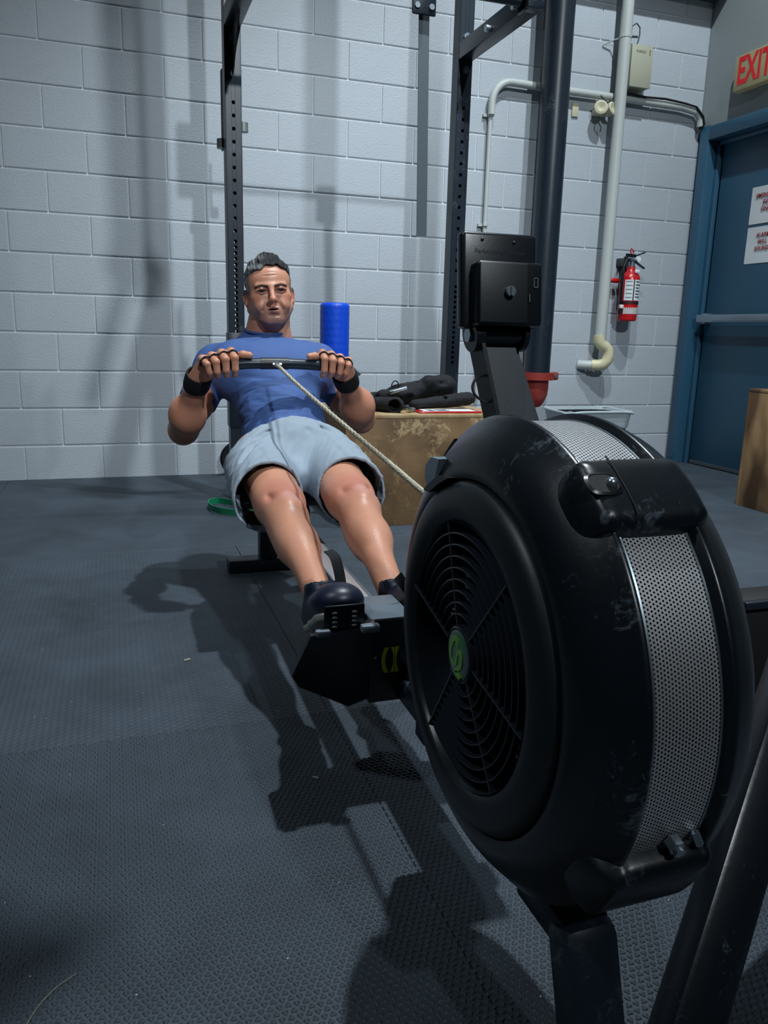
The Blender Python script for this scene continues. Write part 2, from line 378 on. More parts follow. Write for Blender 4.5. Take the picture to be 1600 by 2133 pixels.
# white condensate pipe with beige trap
t = thing('white_pipe', (3.04, 4.62, .65), 'white vertical pipe ending in a beige bend low on wall', 'pipe')
obj('pipe', MB().tube([(3.045+.0*z, 4.60, z) for z in (.83, 1.5, 2.5, 5.5)], .036, 20), m_white, t)
obj('beige_bend', MB().tube([(3.04,4.60,.86),(3.04,4.60,.82),(3.055,4.597,.80),(3.085,4.595,.785),(3.105,4.592,.765),(3.11,4.59,.73),(3.105,4.59,.70),(3.09,4.60,.675),(3.06,4.62,.665),(3.02,4.64,.665)], [.038,.039,.038,.037,.037,.037,.037,.038,.038,.036], 18), m_beige, t)
obj('wall_stub', MB().tube([(3.03,4.635,.665),(2.98,4.66,.664),(2.955,4.69,.664)], .03, 16), m_white, t)
obj('pipe_strap', MB().tube([(3.045,4.60,2.62),(3.045,4.60,2.635)], .039, 20).tube([(2.95,4.69,2.60),(3.0,4.66,2.62),(3.045,4.562,2.628),(3.09,4.66,2.62),(3.16,4.69,2.61)], .005, 6), m_white, t)
# horizontal conduit and thin drop
t = thing('conduit', (2.21, 4.66, .45), 'thin white conduit rising behind the monitor and bending to the right', 'conduit')
bend = [(2.205,4.672,z) for z in (.45,1.0,1.6,2.10)] + [(2.205+.10*(1-math.cos(a)), 4.672, 2.20+.10*math.sin(a)) for a in [i*math.pi/16 for i in range(9)]]
obj('thin_tube', MB().tube(bend[:4]+[(2.206,4.672,2.16)], .013, 12), m_white, t)
obj('wide_tube', MB().tube([(2.205,4.66,2.12)]+[(2.205+.12*(1-math.cos(a)), 4.66, 2.18+.13*math.sin(a)) for a in [i*math.pi/16 for i in range(9)]]+[(2.7,4.66,2.305),(3.2,4.66,2.305),(3.55,4.66,2.30),(3.66,4.66,2.285),(3.70,4.66,2.25),(3.705,4.66,2.20)], .022, 14), m_white, t)
for z in (2.12, 1.50, .80): obj('clamp', MB().tube([(2.205,4.668,z-.008),(2.205,4.668,z+.008)], .019, 12).box((2.18,4.69,z), (.03,.02,.016)), m_white, t)
cb = MB().tube([(3.12,4.632,2.33),(3.25,4.632,2.322),(3.4,4.632,2.328),(3.55,4.632,2.318),(3.64,4.632,2.306),(3.70,4.632,2.255),(3.715,4.632,2.21),(3.70,4.66,2.185)], .007, 8)
obj('black_cable', cb, m_cloth, t)
# electrical enclosure
t = thing('alarm_box', (3.15, 4.64, 2.35), 'small beige metal box with cable loop beside the white pipe', 'box')
m_bx = mat('beige_box', (168,170,150), .5)
obj('enclosure', MB().box((3.165, 4.645, 2.475), (.15, .11, .235), bev=.008), m_bx, t)
obj('lid', MB().box((3.165, 4.587, 2.475), (.152, .008, .237), bev=.003), m_bx, t)
obj('lettering', text_mb('FARRO', .022, .0003, (3.155, 4.5825, 2.555), X3, Z3), m_dark, t)
obj('lock_slot', MB().box((3.218,4.582,2.555), (.004,.002,.03)), m_dark, t)
lp = [(3.10,4.63,2.60),(3.095,4.62,2.65),(3.10,4.62,2.70),(3.13,4.62,2.72),(3.155,4.62,2.70),(3.158,4.62,2.66),(3.15,4.62,2.62),(3.14,4.63,2.59)]
obj('cable', MB().tube(lp, .004, 8), m_dark, t); obj('cable_tie', MB().tube([(3.09,4.63,2.645),(3.15,4.63,2.65)], .007, 8), m_dark, t)
# twin lamp / horn on the wall
t = thing('wall_horn', (2.95, 4.63, 2.17), 'small cream twin-head signal fixture left of the white pipe', 'fixture')
m_cr = mat('cream_plastic', (196,192,164), .5)
obj('bracket', MB().box((2.96,4.672,2.21), (.10,.05,.035), bev=.004), m_cr, t)
obj('head', MB().lathe([(0,.03),(.02,.04),(.05,.042),(.055,.03),(.04,.0)], (2.935,4.65,2.215), (-.35,-.9,.2), n=20), m_cr, t)
obj('head', MB().lathe([(0,.03),(.02,.038),(.05,.04),(.055,.03),(.04,.0)], (2.985,4.65,2.215), (.35,-.9,.25), n=20), m_cr, t)
obj('cable', MB().tube([(2.94,4.66,2.32),(2.93,4.63,2.29),(2.955,4.62,2.27),(2.97,4.62,2.245),(2.95,4.62,2.235)], .004, 8), m_dark, t); obj('cable', MB().tube([(2.93,4.64,2.18),(2.925,4.63,2.14),(2.95,4.64,2.12),(2.96,4.66,2.10)], .003, 8), m_dark, t)
solo('junction_plate', MB().box((2.79,4.694,2.215), (.045,.012,.08), bev=.003), m_cr, (2.79,4.70,2.175), 'small cream blanking plate under the horizontal conduit', 'plate')
# little tool stuck behind the pipe
t = thing('screwdriver', (3.10, 4.64, 1.215), 'small red-handled tool poking out beside the white pipe', 'tool')
obj('shaft', MB().tube([(3.06,4.66,1.216),(3.12,4.655,1.213)], .007, 8), m_bolt, t)
obj('handle', MB().tube([(3.115,4.655,1.213),(3.125,4.655,1.213),(3.16,4.655,1.212),(3.178,4.655,1.212),(3.184,4.655,1.212)], [.009,.015,.016,.015,.008], 12), m_red, t)
# fire extinguisher
ex = (3.235, 4.60)
t = thing('fire_extinguisher', (ex[0], ex[1], .955), 'red fire extinguisher hanging on the white block wall', 'fire extinguisher')
obj('cylinder', MB().lathe([(0,.0),(0,.055),(.008,.062),(.05,.064),(.27,.064),(.295,.055),(.31,.035),(.335,.026),(.345,.026)], (ex[0],ex[1],.955), n=36), m_red, t)
def lab(z0, z1, a0, a1, m_, nm, r=.0648):
    g = MB(); vs = []; fs = []; n = 14
    for i in range(n+1):
        a = math.radians(a0+(a1-a0)*i/n)
        for rr in (r, r-.002):
            for z in (z0, z1): vs.append((ex[0]+rr*math.sin(a), ex[1]-rr*math.cos(a), z))
    for i in range(n):
        q = i*4; fs += [(q,q+4,q+5,q+1), (q+2,q+3,q+7,q+6), (q,q+2,q+6,q+4), (q+1,q+5,q+7,q+3)]
    fs += [(0,1,3,2), (n*4, n*4+2, n*4+3, n*4+1)]
    obj(nm, g.add(vs, fs), m_, t)
lab(1.085, 1.215, -62, -13, m_paper, 'label_panel'); lab(1.085, 1.215, -5, 48, m_paper, 'label_panel'); lab(1.085, 1.215, -13, -5, m_dark, 'label_stripe', .065)
for k in range(5): lab(1.20-k*.025, 1.207-k*.025, -55, -18, mat('label_grey', (120,132,140), .7), 'print_line', .0652)
for k in range(6): lab(1.198-k*.019, 1.206-k*.019, 2, 30+10*(k % 2), mat('label_dark', (60,70,78), .7), 'print_line', .0652)
lab(1.0, 1.035, -60, 55, mat('label_pale', (190,186,184), .7), 'lower_label')
for k in range(9): lab(1.035, 1.041, -56+k*12, -50+k*12, m_paper, 'dot', .0652)
obj('strap', MB().lathe([(0,.066),(.018,.066),(.018,.063),(0,.063),(0,.066)], (ex[0],ex[1],1.063), n=36), mat('dark_strap', (50,20,26), .5), t)
vb = MB().tube([(ex[0],ex[1],1.295),(ex[0],ex[1],1.345)], .022, 16).box((ex[0]-.012,ex[1]-.01,1.345), (.075,.04,.022), bev=.004)
obj('valve', vb, m_bolt, t)
obj('lever', MB().beam((ex[0]-.055,ex[1]-.01,1.368), (ex[0]+.02,ex[1]-.01,1.366), .022, .006).beam((ex[0]+.015,ex[1]-.01,1.366), (ex[0]+.085,ex[1]-.012,1.392), .018, .007, side=Y3), m_plastic, t)
obj('lever', MB().beam((ex[0]+.01,ex[1]-.01,1.335), (ex[0]+.09,ex[1]-.012,1.292), .018, .008, side=Y3).box((ex[0]-.048,ex[1]-.012,1.345), (.03,.03,.03), bev=.004), m_plastic, t)
obj('gauge', MB().tube([(ex[0]+.022,ex[1]-.03,1.345),(ex[0]+.022,ex[1]-.045,1.345)], .016, 18), m_paper, t)
obj('pin_tag', MB().tube([(ex[0]-.02,ex[1]-.02,1.375),(ex[0]-.032,ex[1]-.02,1.395),(ex[0]-.028,ex[1]-.02,1.41),(ex[0]-.012,ex[1]-.02,1.40),(ex[0]-.006,ex[1]-.02,1.38)], .004, 8), m_red, t)
obj('seal', MB().box((ex[0]+.008,ex[1]-.058,1.268), (.035,.008,.022), bev=.004), m_paper, t)
hs = [(ex[0]-.03,ex[1]-.02,1.345),(ex[0]-.06,ex[1]-.03,1.335),(ex[0]-.078,ex[1]-.03,1.30),(ex[0]-.082,ex[1]-.03,1.22),(ex[0]-.078,ex[1]-.03,1.12),(ex[0]-.074,ex[1]-.025,1.06)]
obj('hose', MB().tube(hs, .010, 12), m_plastic, t)
obj('nozzle', MB().tube([hs[-1],(ex[0]-.073,ex[1]-.025,1.0)], [.011,.014], 12), m_plastic, t)
obj('hose_clip', MB().box((ex[0]-.073,ex[1]-.033,1.045), (.026,.02,.024), bev=.004), m_paper, t)
obj('wall_bracket', MB().box((ex[0]-.02,4.675,1.33), (.06,.06,.05), bev=.003).box((ex[0],4.69,1.18), (.04,.03,.3), bev=.003), m_dark, t)

# ------------------------------------------------------------------ waste bin
bx, by = 2.77, 4.25
t = thing('waste_bin', (bx, by, 0), 'dark rectangular waste bin with a clear white liner against wall', 'bin')
def tub(w0, d0, w1, d1, z0, z1, th, wob=0):
    g = MB(); vs = []; fs = []; n = 40
    def ring(w_, d_, z, o=0):
        out = []
        for k in range(n):
            a = 2*math.pi*k/n; c, s_ = math.cos(a), math.sin(a)
            q = (abs(c)**.3*math.copysign(1, c), abs(s_)**.3*math.copysign(1, s_))
            zz = z+wob*math.sin(3*a+z*40)*.5+wob*.5*math.sin(7*a)
            out.append((bx+q[0]*(w_/2+o), by+q[1]*(d_/2+o), zz))
        return out
    rs = [ring(w0,d0,z0), ring((w0+w1)/2,(d0+d1)/2,(z0+z1)/2), ring(w1,d1,z1), ring(w1-th*2,d1-th*2,z1), ring(w0-th*2,d0-th*2,z0+.01)]
    for r in rs: vs += r
    for i in range(4):
        for k in range(n): fs.append((i*n+k, i*n+(k+1) % n, (i+1)*n+(k+1) % n, (i+1)*n+k))
    fs.append(tuple(range(n))); fs.append(tuple(4*n+k for k in range(n))); return g.add(vs, fs)
obj('tub', tub(.34,.24,.43,.32,0,.395,.006), m_plasticm, t)
m_liner = mat('liner_film', (188,200,206), .35, alpha=.82, bump=.8, bscale=14)
obj('liner', tub(.425,.315,.46,.345,.315,.408,.004,.012), m_liner, t)
obj('liner_rim', MB().tube([(bx+.235*(abs(math.cos(a))**.3*math.copysign(1,math.cos(a))), by+.175*(abs(math.sin(a))**.3*math.copysign(1,math.sin(a))), .405+.006*math.sin(3*a)) for a in [2*math.pi*k/48 for k in range(48)]], .008, 8, closed=True), m_liner, t)

# ------------------------------------------------------------------ plywood boxes
def plyo(name, x0, x1, y0, y1, z1, label, mf, mt, holes=True):
    t = thing(name, ((x0+x1)/2, (y0+y1)/2, 0), label, 'box'); th = .018
    obj('front_panel', MB().box(((x0+x1)/2, y0+th/2, (z1-th)/2), (x1-x0, th, z1-th), bev=.002), mf, t)
    obj('back_panel', MB().box(((x0+x1)/2, y1-th/2, (z1-th)/2), (x1-x0, th, z1-th), bev=.002), mf, t)
    obj('side_panel', MB().box((x0+th/2, (y0+y1)/2, (z1-th)/2), (th, y1-y0-2*th-.001, z1-th), bev=.002), mf, t)
    obj('side_panel', MB().box((x1-th/2, (y0+y1)/2, (z1-th)/2), (th, y1-y0-2*th-.001, z1-th), bev=.002), mf, t)
    obj('top_panel', MB().box(((x0+x1)/2, (y0+y1)/2, z1-th/2+.0005), (x1-x0, y1-y0, th), bev=.003), mt, t)
    return t
t = plyo('plywood_box', .93, 1.68, 3.25, 3.84, .497, 'scuffed plywood jump box behind the rower with jacket on top', m_ply, m_plytop)
t = plyo('plywood_box', 3.10, 3.70, 2.72, 3.30, .610, 'swirly grained plywood box at the right edge near the blue door', m_plyr, m_plyr)
for z in (.08, .3, .52): obj('screw', MB().tube([(3.16,2.716,z),(3.16,2.722,z)], .005, 8), m_dark, t)

# foam roller
t = thing('foam_roller', (1.10, 4.08, 0), 'tall blue textured foam roller standing upright behind the man', 'foam roller')
g = MB(); vs = []; fs = []; n = 64; rows = 110
for j in range(rows+1):
    z = .985*j/rows
    for k in range(n):
        a = 2*math.pi*k/n
        r = .0755 + (.0009*(1 if ((k+ (j//2)*1) % 4 < 2) and (j % 4 < 2) else 0))
        e = min(z, .985-z); r -= max(0, .012-e)*.8
        vs.append((1.10+r*math.cos(a), 4.08+r*math.sin(a), z))
for j in range(rows):
    for k in range(n): fs.append((j*n+k, j*n+(k+1) % n, (j+1)*n+(k+1) % n, (j+1)*n+k))
fs.append(tuple(range(n))[::-1]); fs.append(tuple(rows*n+k for k in range(n)))
obj('foam_body', g.add(vs, fs), m_blue, t, smooth=50)

# ------------------------------------------------------------------ rig
t = thing('pull_up_rig', (1.126, 3.92, 0), 'dark steel pull-up rig with two drilled uprights and an overhead bar', 'rig')
def upright(xc, zspec):
    """square tube, front and back webs drilled: strips between holes"""
    w_, d_, th = .074, .076, .005; g = MB(); z0, z1 = .0, 3.7
    for s_ in (-1, 1): g.box((xc+s_*(w_/2-th/2), 3.92, (z0+z1)/2), (th, d_, z1-z0), bev=.0015, seg=1)
    hw = .0085
    for yy in (3.92-d_/2+th/2, 3.92+d_/2-th/2):
        for s_ in (-1, 1): g.box((xc+s_*(hw+(w_/2-th-hw)/2), yy, (z0+z1)/2), (w_/2-th-hw+.001, th, z1-z0))
        zs = sorted(zspec); prev = z0
        for z in zs:
            a, b_ = prev, z-hw
            if b_ > a: g.box((xc, yy, (a+b_)/2), (2*hw+.001, th, b_-a))
            # corner fillets make the square hole round
            for sx_ in (-1, 1):
                for sz in (-1, 1):
                    c = V((xc+sx_*hw, yy-th/2, z+sz*hw)); arc = [(c.x, c.z)]
                    for i in range(5):
                        an = math.pi/2*i/4; arc.append((xc+sx_*hw*math.cos(an), z+sz*hw*math.sin(an)))
                    vs = [(p[0], yy-th/2, p[1]) for p in arc]+[(p[0], yy+th/2, p[1]) for p in arc]; m_ = len(arc)
                    g.add(vs, [tuple(range(m_)), tuple(range(m_, 2*m_))]+[(i, (i+1) % m_, m_+(i+1) % m_, m_+i) for i in range(m_)])
            prev = z+hw
        g.box((xc, yy, (prev+z1)/2), (2*hw+.001, th, z1-prev))
    return g
hl = [1.06+.0508*.5*i for i in range(-9, 8)]+[1.30+.0520*i for i in range(0, 12)]
hr = [.70+.0254*i for i in range(0, 16)]+[1.16+.0508*i for i in range(0, 16)]
obj('upright', upright(.567, [z for z in hl if z < 1.24]+[1.285+.0545*i for i in range(7)]+[1.285+.0545*7+.0545*i for i in range(4)]), m_steel, t)
obj('upright', upright(1.686, hr), m_steel, t)
obj('sleeve', MB().box((.567,3.92,.60), (.084,.086,.45), bev=.003), m_steel, t)
obj('foot_plate', MB().box((.567,3.92,.005), (.16,.16,.01)), m_steel, t)
for xc in (.567, 1.686):
    yb = 3.25
    a = MB().beam((xc, 3.882, 2.172), (xc, yb, 2.172), .074, .076, bev=.004)
    obj('arm', a, m_steel, t)
    if xc < 1: obj('gusset', MB().prism([(0,0),(-.22,.0),(0,-.20)], (xc-.003, 3.882, 2.14), Y3, Z3, .006), m_steel, t)
    obj('end_post', MB().box((xc, yb-.02, 2.28), (.074,.076,.29), bev=.004), m_steel, t)
    for (yy, zz) in ((3.874,2.235), (3.874,2.09)): obj('bolt', MB().tube([(xc, yy-.016, zz),(xc, yy-.006, zz),(xc, yy-.0059, zz),(xc, yy+.01, zz)], [.010,.011,.017,.017], 14), m_bolt, t)
for (yy, zz) in ((3.55,2.165),(3.30,2.17)): obj('bolt', MB().tube([(1.649, yy, zz),(1.630, yy, zz)], .015, 12), m_bolt, t)
obj('pull_up_bar', MB().tube([(1.64,3.25,2.170),(1.10,3.25,2.170),(.60,3.25,2.170)], .019, 20), m_steel, t)
obj('flange', MB().box((1.655,3.25,2.17), (.012,.075,.075), bev=.004), m_steel, t)
fl = MB().box((1.215,3.225,2.14), (.098,.008,.17), bev=.006).box((1.215,3.245,2.17), (.045,.05,.06), bev=.004)
obj('hanger_plate', fl, m_steel, t)
for x_ in (1.185, 1.245): obj('bolt', MB().tube([(x_,3.214,2.085),(x_,3.224,2.085)], .011, 10), m_bolt, t)
st = MB(); z0, z1 = 1.24, 2.09
st.ribbon([(1.225+.02*((2.09-z)/.8), 3.25, z) for z in np.linspace(z1, z0, 12)], .044, X3, .004)
solo('hanging_strap', st, mat('grey_strap', (72,84,92), .7), (1.2,3.25,1.30), 'long grey strap hanging down from the bolted plate of the rig', 'strap')
# safety bar pieces behind the left upright
t = thing('rack_catch', (.55, 4.0, 1.64), 'grey metal rack catch clipped behind the left upright', 'bracket')
m_galv = mat('galvanised', (120,132,128), .45, metal=.5)
obj('channel', MB().box((.543,4.005,1.82), (.03,.02,.34), bev=.002).box((.533,4.003,1.82), (.006,.05,.34)), m_galv, t)
obj('channel', MB().box((.612,4.005,1.86), (.012,.03,.24), bev=.002), m_galv, t)
obj('stop', MB().tube([(.53,3.992,1.655),(.53,3.992,1.695)], .026, 16), m_galv, t)
obj('stop', MB().tube([(.628,3.992,1.735),(.628,3.992,1.775)], .022, 16), m_galv, t)
# plate leaning against the wall by the floor
solo('weight_plate', MB().lathe([(-.014,.02),(-.014,.095),(-.006,.105),(.006,.105),(.014,.095),(.014,.02),(-.014,.02)], (.668,4.60,.105), (0,.98,.15), n=40), m_plastic, (.668,4.60,0), 'small black disc standing against the wall behind the man\'s hip', 'weight plate')
# green band
path = [(.66,3.62,.02),(.60,3.70,.02),(.54,3.82,.02),(.49,3.885,.02),(.455,3.90,.02),(.425,3.87,.02),(.412,3.81,.02),(.42,3.74,.02),(.45,3.675,.02),(.50,3.63,.02),(.56,3.60,.02),(.63,3.56,.02),(.70,3.53,.02)]
def smooth_path(P, n=4):
    P = [V(p) for p in P]; out = []
    for i in range(len(P)-1):
        p0 = P[max(i-1,0)]; p1 = P[i]; p2 = P[i+1]; p3 = P[min(i+2, len(P)-1)]
        for k in range(n):
            u = k/n; out.append(.5*((2*p1)+(p2-p0)*u+(2*p0-5*p1+4*p2-p3)*u*u+(3*p1-p0-3*p2+p3)*u**3))
    out.append(P[-1]); return out
path = [(a-.01, b_-.05, c) for a, b_, c in path]
solo('resistance_band', MB().ribbon(smooth_path(path), .030, Z3, .0045), m_green, (.5,3.75,0), 'green elastic loop band lying on the black floor', 'band', smooth=60)
cup = MB().lathe([(0,.0),(0,.03),(.055,.036),(.06,.036),(.06,.034),(.004,.028),(.004,0)], (.553,4.05,0), n=24)
solo('plastic_cup', cup, mat('clear_plastic', (225,235,240), .08, trans=.9, alpha=.75), (.553,4.05,0), 'small clear plastic cup on the floor behind the green band', 'cup')
for (x, y, a, L_, c, lb) in ((.147,1.98,20,.016,(206,196,150),'tiny straw coloured chip on the floor left of the rower'), (.335,1.345,-40,.012,(150,160,170),'tiny pale scrap on the floor under the foot plate')):
    solo('floor_chip', MB().box((x,y,.004), (L_,.003,.0025), Matrix.Rotation(math.radians(a),3,'Z')), mat('chip'+str(L_), c, .7), (x,y,0), lb, 'debris')
solo('hair_strand', MB().tube(smooth_path([(-.14,.905,.003),(-.128,.93,.004),(-.108,.955,.004),(-.085,.972,.003)]), .0004, 5), mat('strand', (170,165,130), .6), (-.12,.94,0), 'thin pale curved fibre on the floor at bottom left', 'debris')

# jacket and clipboard on the box
jk = thing('black_jacket', (1.25, 3.45, .497), 'crumpled black jacket heaped on the plywood box', 'jacket')

t = thing('clipboard', (1.42, 3.36, .50), 'red clipboard with a white printed sheet on the plywood box', 'clipboard')
rotc = Matrix.Rotation(math.radians(-3), 3, 'Z')
obj('board', MB().box((1.43,3.328,.502), (.30,.105,.008), rotc, bev=.003), m_red, t)
obj('sheet', MB().box((1.43,3.328,.5072), (.245,.090,.001), rotc), m_paper, t)
g = MB()
for i in range(6):
    g.box((1.345+.0, 3.293+i*.012, .508), (.030,.005,.0006), rotc); g.box((1.40, 3.293+i*.012, .508), (.05+.01*(i % 3),.005,.0006), rotc)
obj('print_lines', g, mat('ink', (90,100,112), .7), t)
obj('clip', MB().box((1.262,3.343,.512), (.03,.04,.014), rotc, bev=.004).tube([(1.25,3.318,.515),(1.25,3.368,.515)], .008, 10), m_bolt, t)

# ------------------------------------------------------------------ other equipment at right edge
t = thing('steel_stand', (.62, .62, 0), 'black scratched steel stand partly behind the fan wheel at right', 'stand')
obj('slanted_leg', MB().beam((.560,.587,.012), (.95,.838,.43), .070, .05, bev=.008), m_scuff, t)
obj('body', MB().box((1.16,1.03,.28), (.36,.06,.29), bev=.004), mat('deep_black', (8,9,11), .6), t)
obj('edge_plate', MB().box((1.16,.994,.418), (.36,.012,.014), bev=.003), m_steel, t)
obj('rear_leg', MB().beam((1.20,1.05,0), (1.20,1.03,.2), .05, .05, bev=.005), m_steel, t)
# ------------------------------------------------------------------ rowing machine
def xr(y): return .45+.021*(y-.758)
FC = V((.45, .758, .498))           # fan centre
row = thing('rowing_machine', (.45, .758, 0), 'black indoor rowing machine with a big fan wheel and long steel rail', 'rowing machine')
def A(ang, r, v):                    # polar point on the wheel: angle from +Y towards +Z, radius, offset along X
    a = math.radians(ang); return V((FC.x+v, FC.y+r*math.cos(a), FC.z+r*math.sin(a)))
def spin(prof, a0=0, a1=360, n=128):
    """revolve (v, r) profile about the wheel axis"""
    g = MB(); vs = []; fs = []; full = (a1-a0) >= 360; m = n if full else n+1
    for i in range(m):
        for (v, r) in prof: vs.append(A(a0+(a1-a0)*i/n, r, v))
    k = len(prof)
    for i in range(n):
        j = (i+1) % m
        for q in range(k-1): fs.append((i*k+q, i*k+q+1, j*k+q+1, j*k+q))
    return g.add(vs, fs)
outer = [(-.078,.196),(-.0855,.198),(-.0865,.203),(-.0850,.212),(-.0815,.222),(-.0765,.232),(-.070,.2410),(-.063,.2485),(-.057,.2545),(-.051,.2605),(-.0465,.2655),(-.0435,.2675),(-.0405,.2665),(-.0395,.2615),(-.0365,.2600),(-.036,.252)]
inner = [(-.080,.146),(-.090,.1490),(-.0965,.1530),(-.0998,.1590),(-.1000,.1660),(-.0985,.1750),(-.0955,.1850),(-.0915,.1925),(-.0850,.1955),(-.078,.196)]
hous = obj('fan_housing', spin(outer), m_scuff, row, smooth=60)
obj('side_cover', spin(inner), m_plasticm, hous, smooth=60)
outer_r = [(.088,.199),(.099,.201),(.1010,.206),(.1000,.217),(.0955,.230),(.0885,.2415),(.080,.2500),(.0705,.2565),(.060,.2615),(.052,.2650),(.0465,.2675),(.0435,.2680),(.0405,.2665),(.0395,.2615),(.0365,.2600),(.036,.252)]
hr_ = obj('fan_housing', spin(outer_r), m_scuff, row, smooth=60)
for s_ in (-1, 1): obj('strip_edge', spin([(s_*.0362,.2606),(s_*.0345,.2612),(s_*.0335,.2606)]), m_bolt, row)
obj('side_cover', spin([(-v, r) for v, r in inner]+[(.085,.10),(.085,.0)]), m_plasticm, hr_, smooth=60)
# back fairing of the housing (dark rear part reaching towards the rower)
obj('rear_fairing', spin([(-.044,.262),(-.046,.271),(.046,.271),(.044,.262)], -20, 55, 40), m_plasticm, row, smooth=60)
# perforated strip with UVs
def strip():
    me = bpy.data.meshes.new('perforated_strip'); n = 160; vs = []; fs = []; uv = []
    for i in range(n+1):
        for j in range(3): vs.append(A(360*i/n, .2600, -.036+.036*j)-V((.45,.758,0)))
    for i in range(n):
        for j in range(2):
            fs.append((i*3+j, i*3+j+1, (i+1)*3+j+1, (i+1)*3+j)); c = 2*math.pi*.26
            uv += [(c*i/n, .036*j), (c*i/n, .036*(j+1)), (c*(i+1)/n, .036*(j+1)), (c*(i+1)/n, .036*j)]
    me.from_pydata([tuple(v) for v in vs], [], fs); l = me.uv_layers.new(name='UVMap'); l.data.foreach_set('uv', [x for p in uv for x in p]); me.update(); return me
m_perf = mat('perforated_metal', (206,208,212), .36, metal=.7)
nt = m_perf.node_tree; b = nt.nodes['Principled BSDF']; L = nt.links.new
tc = N(nt, 'ShaderNodeTexCoord'); sx = N(nt, 'ShaderNodeSeparateXYZ'); L(tc.outputs['UV'], sx.inputs[0])
def hexd(off):
    P_ = .0040; out = []
    for ax, per in ((0, P_*1.0), (1, P_*1.732)):
        m1 = N(nt, 'ShaderNodeMath', op='MULTIPLY_ADD', vals=(None, 1/per, off)); L(sx.outputs[ax], m1.inputs[0])
        fr = N(nt, 'ShaderNodeMath', op='FRACT'); L(m1.outputs[0], fr.inputs[0])
        sb = N(nt, 'ShaderNodeMath', op='SUBTRACT', vals=(None, .5)); L(fr.outputs[0], sb.inputs[0])
        ml = N(nt, 'ShaderNodeMath', op='MULTIPLY', vals=(None, per/P_)); L(sb.outputs[0], ml.inputs[0])
        p2 = N(nt, 'ShaderNodeMath', op='POWER', vals=(None, 2)); L(ml.outputs[0], p2.inputs[0])
        ab = N(nt, 'ShaderNodeMath', op='MULTIPLY'); L(ml.outputs[0], ab.inputs[0]); L(ml.outputs[0], ab.inputs[1]); out.append(ab.outputs[0])
    ad = N(nt, 'ShaderNodeMath', op='ADD'); L(out[0], ad.inputs[0]); L(out[1], ad.inputs[1]); return ad.outputs[0]
mn = N(nt, 'ShaderNodeMath', op='MINIMUM'); L(hexd(0), mn.inputs[0]); L(hexd(.5), mn.inputs[1])
mr = N(nt, 'ShaderNodeMapRange', vals=(None, .055, .085, 0, 1)); L(mn.outputs[0], mr.inputs[0])
tr_ = N(nt, 'ShaderNodeBsdfTransparent'); mxs = N(nt, 'ShaderNodeMixShader'); L(mr.outputs[0], mxs.inputs[0]); L(tr_.outputs[0], mxs.inputs[1]); L(b.outputs[0], mxs.inputs[2]); L(mxs.outputs[0], nt.nodes['Material Output'].inputs[0])
obj('perforated_strip', None, m_perf, row, mesh=strip(), smooth=180)
# drum behind the strip and the fan itself
m_black = mat('deep_black', (8,9,11), .6)
obj('inner_drum', spin([(-.040,.245),(-.040,.238),(.040,.238),(.040,.245),(-.040,.245)]), m_black, row)
fan = obj('fan_wheel', spin([(.030,.0),(.030,.225)]), m_black, row)
for k in range(28):
    a = 360*k/28; g = MB(); pts = [(A(a, .10, -.055), A(a+5, .10, .03)), (A(a+3, .16, -.058), A(a+8, .16, .03)), (A(a+9, .222, -.055), A(a+13, .222, .03))]
    vs = []
    for p, q in pts: vs += [p, q]
    t_ = (A(a+90, 1, 0)-FC).normalized()*.0015
    vs2 = [v+t_ for v in vs]
    g.add(vs+vs2, [(0,1,3,2),(2,3,5,4),(6,8,9,7),(8,10,11,9),(0,2,8,6),(2,4,10,8),(1,7,9,3),(3,9,11,5),(0,6,7,1),(4,5,11,10)])
    obj('fan_blade', g, mat('fan_blade_grey', (96,104,108), .45), fan, smooth=0)
# grille
SPK = [71, 131, -170, -128, -57, 14]
m_gr = mat('grille_plastic', (34,42,50), .30)
gr = obj('fan_grille', spin([(-.092,.1480),(-.096,.1500),(-.088,.152),(-.084,.150)]), m_gr, row)
for k in range(8):
    r = .0455+.0130*k; obj('grille_ring', spin([(-.0965,r),(-.0960,r+.0014),(-.088,r+.0015),(-.088,r-.0006),(-.0965,r)], n=96), m_gr, gr, smooth=50)
for k in range(6):
    a = math.radians(SPK[k]); d = V((0, math.cos(a), math.sin(a)))
    obj('spoke', MB().beam(FC+V((-.0895,0,0))+d*.03, FC+V((-.0895,0,0))+d*.15, .014, .0022), m_gr, gr)
obj('hub', spin([(-.078,.033),(-.094,.0335),(-.098,.032),(-.099,.030),(-.096,.0295),(-.096,.0)], n=64), m_gr, gr)
hub = FC+V((-.0962,0,0))
cap = obj('hub_badge', spin([(-.0955,.0290),(-.0985,.0282),(-.1000,.024),(-.1010,.012),(-.1012,.0)], n=64), mat('badge_grey_green', (74,92,92), .18, vrgb=(60,124,74), vscale=28, coat=.6, detail=1), row)
def stroke(pts, ws):
    """flat stroke on the hub badge; u = viewer right (-Y), w = up"""
    P = [V((-.1018, FC.y-u*.001, FC.z+w_*.001)) for u, w_ in smooth_pts(pts)]; P = [V((FC.x-.1018, p.y, p.z)) for p in P]
    W = np.interp(np.linspace(0,1,len(P)), np.linspace(0,1,len(ws)), ws)
    g = MB(); vs = []; fs = []
    for i, p in enumerate(P):
        t_ = (P[min(i+1,len(P)-1)]-P[max(i-1,0)]).normalized(); nn_ = V((1,0,0)).cross(t_)*W[i]*.0005
        vs += [p+nn_, p-nn_, p+nn_+V((.003,0,0)), p-nn_+V((.003,0,0))]
    for i in range(len(P)-1): q = 4*i; fs += [(q,q+4,q+5,q+1),(q+2,q+3,q+7,q+6),(q,q+2,q+6,q+4),(q+1,q+5,q+7,q+3)]
    return g.add(vs, fs)
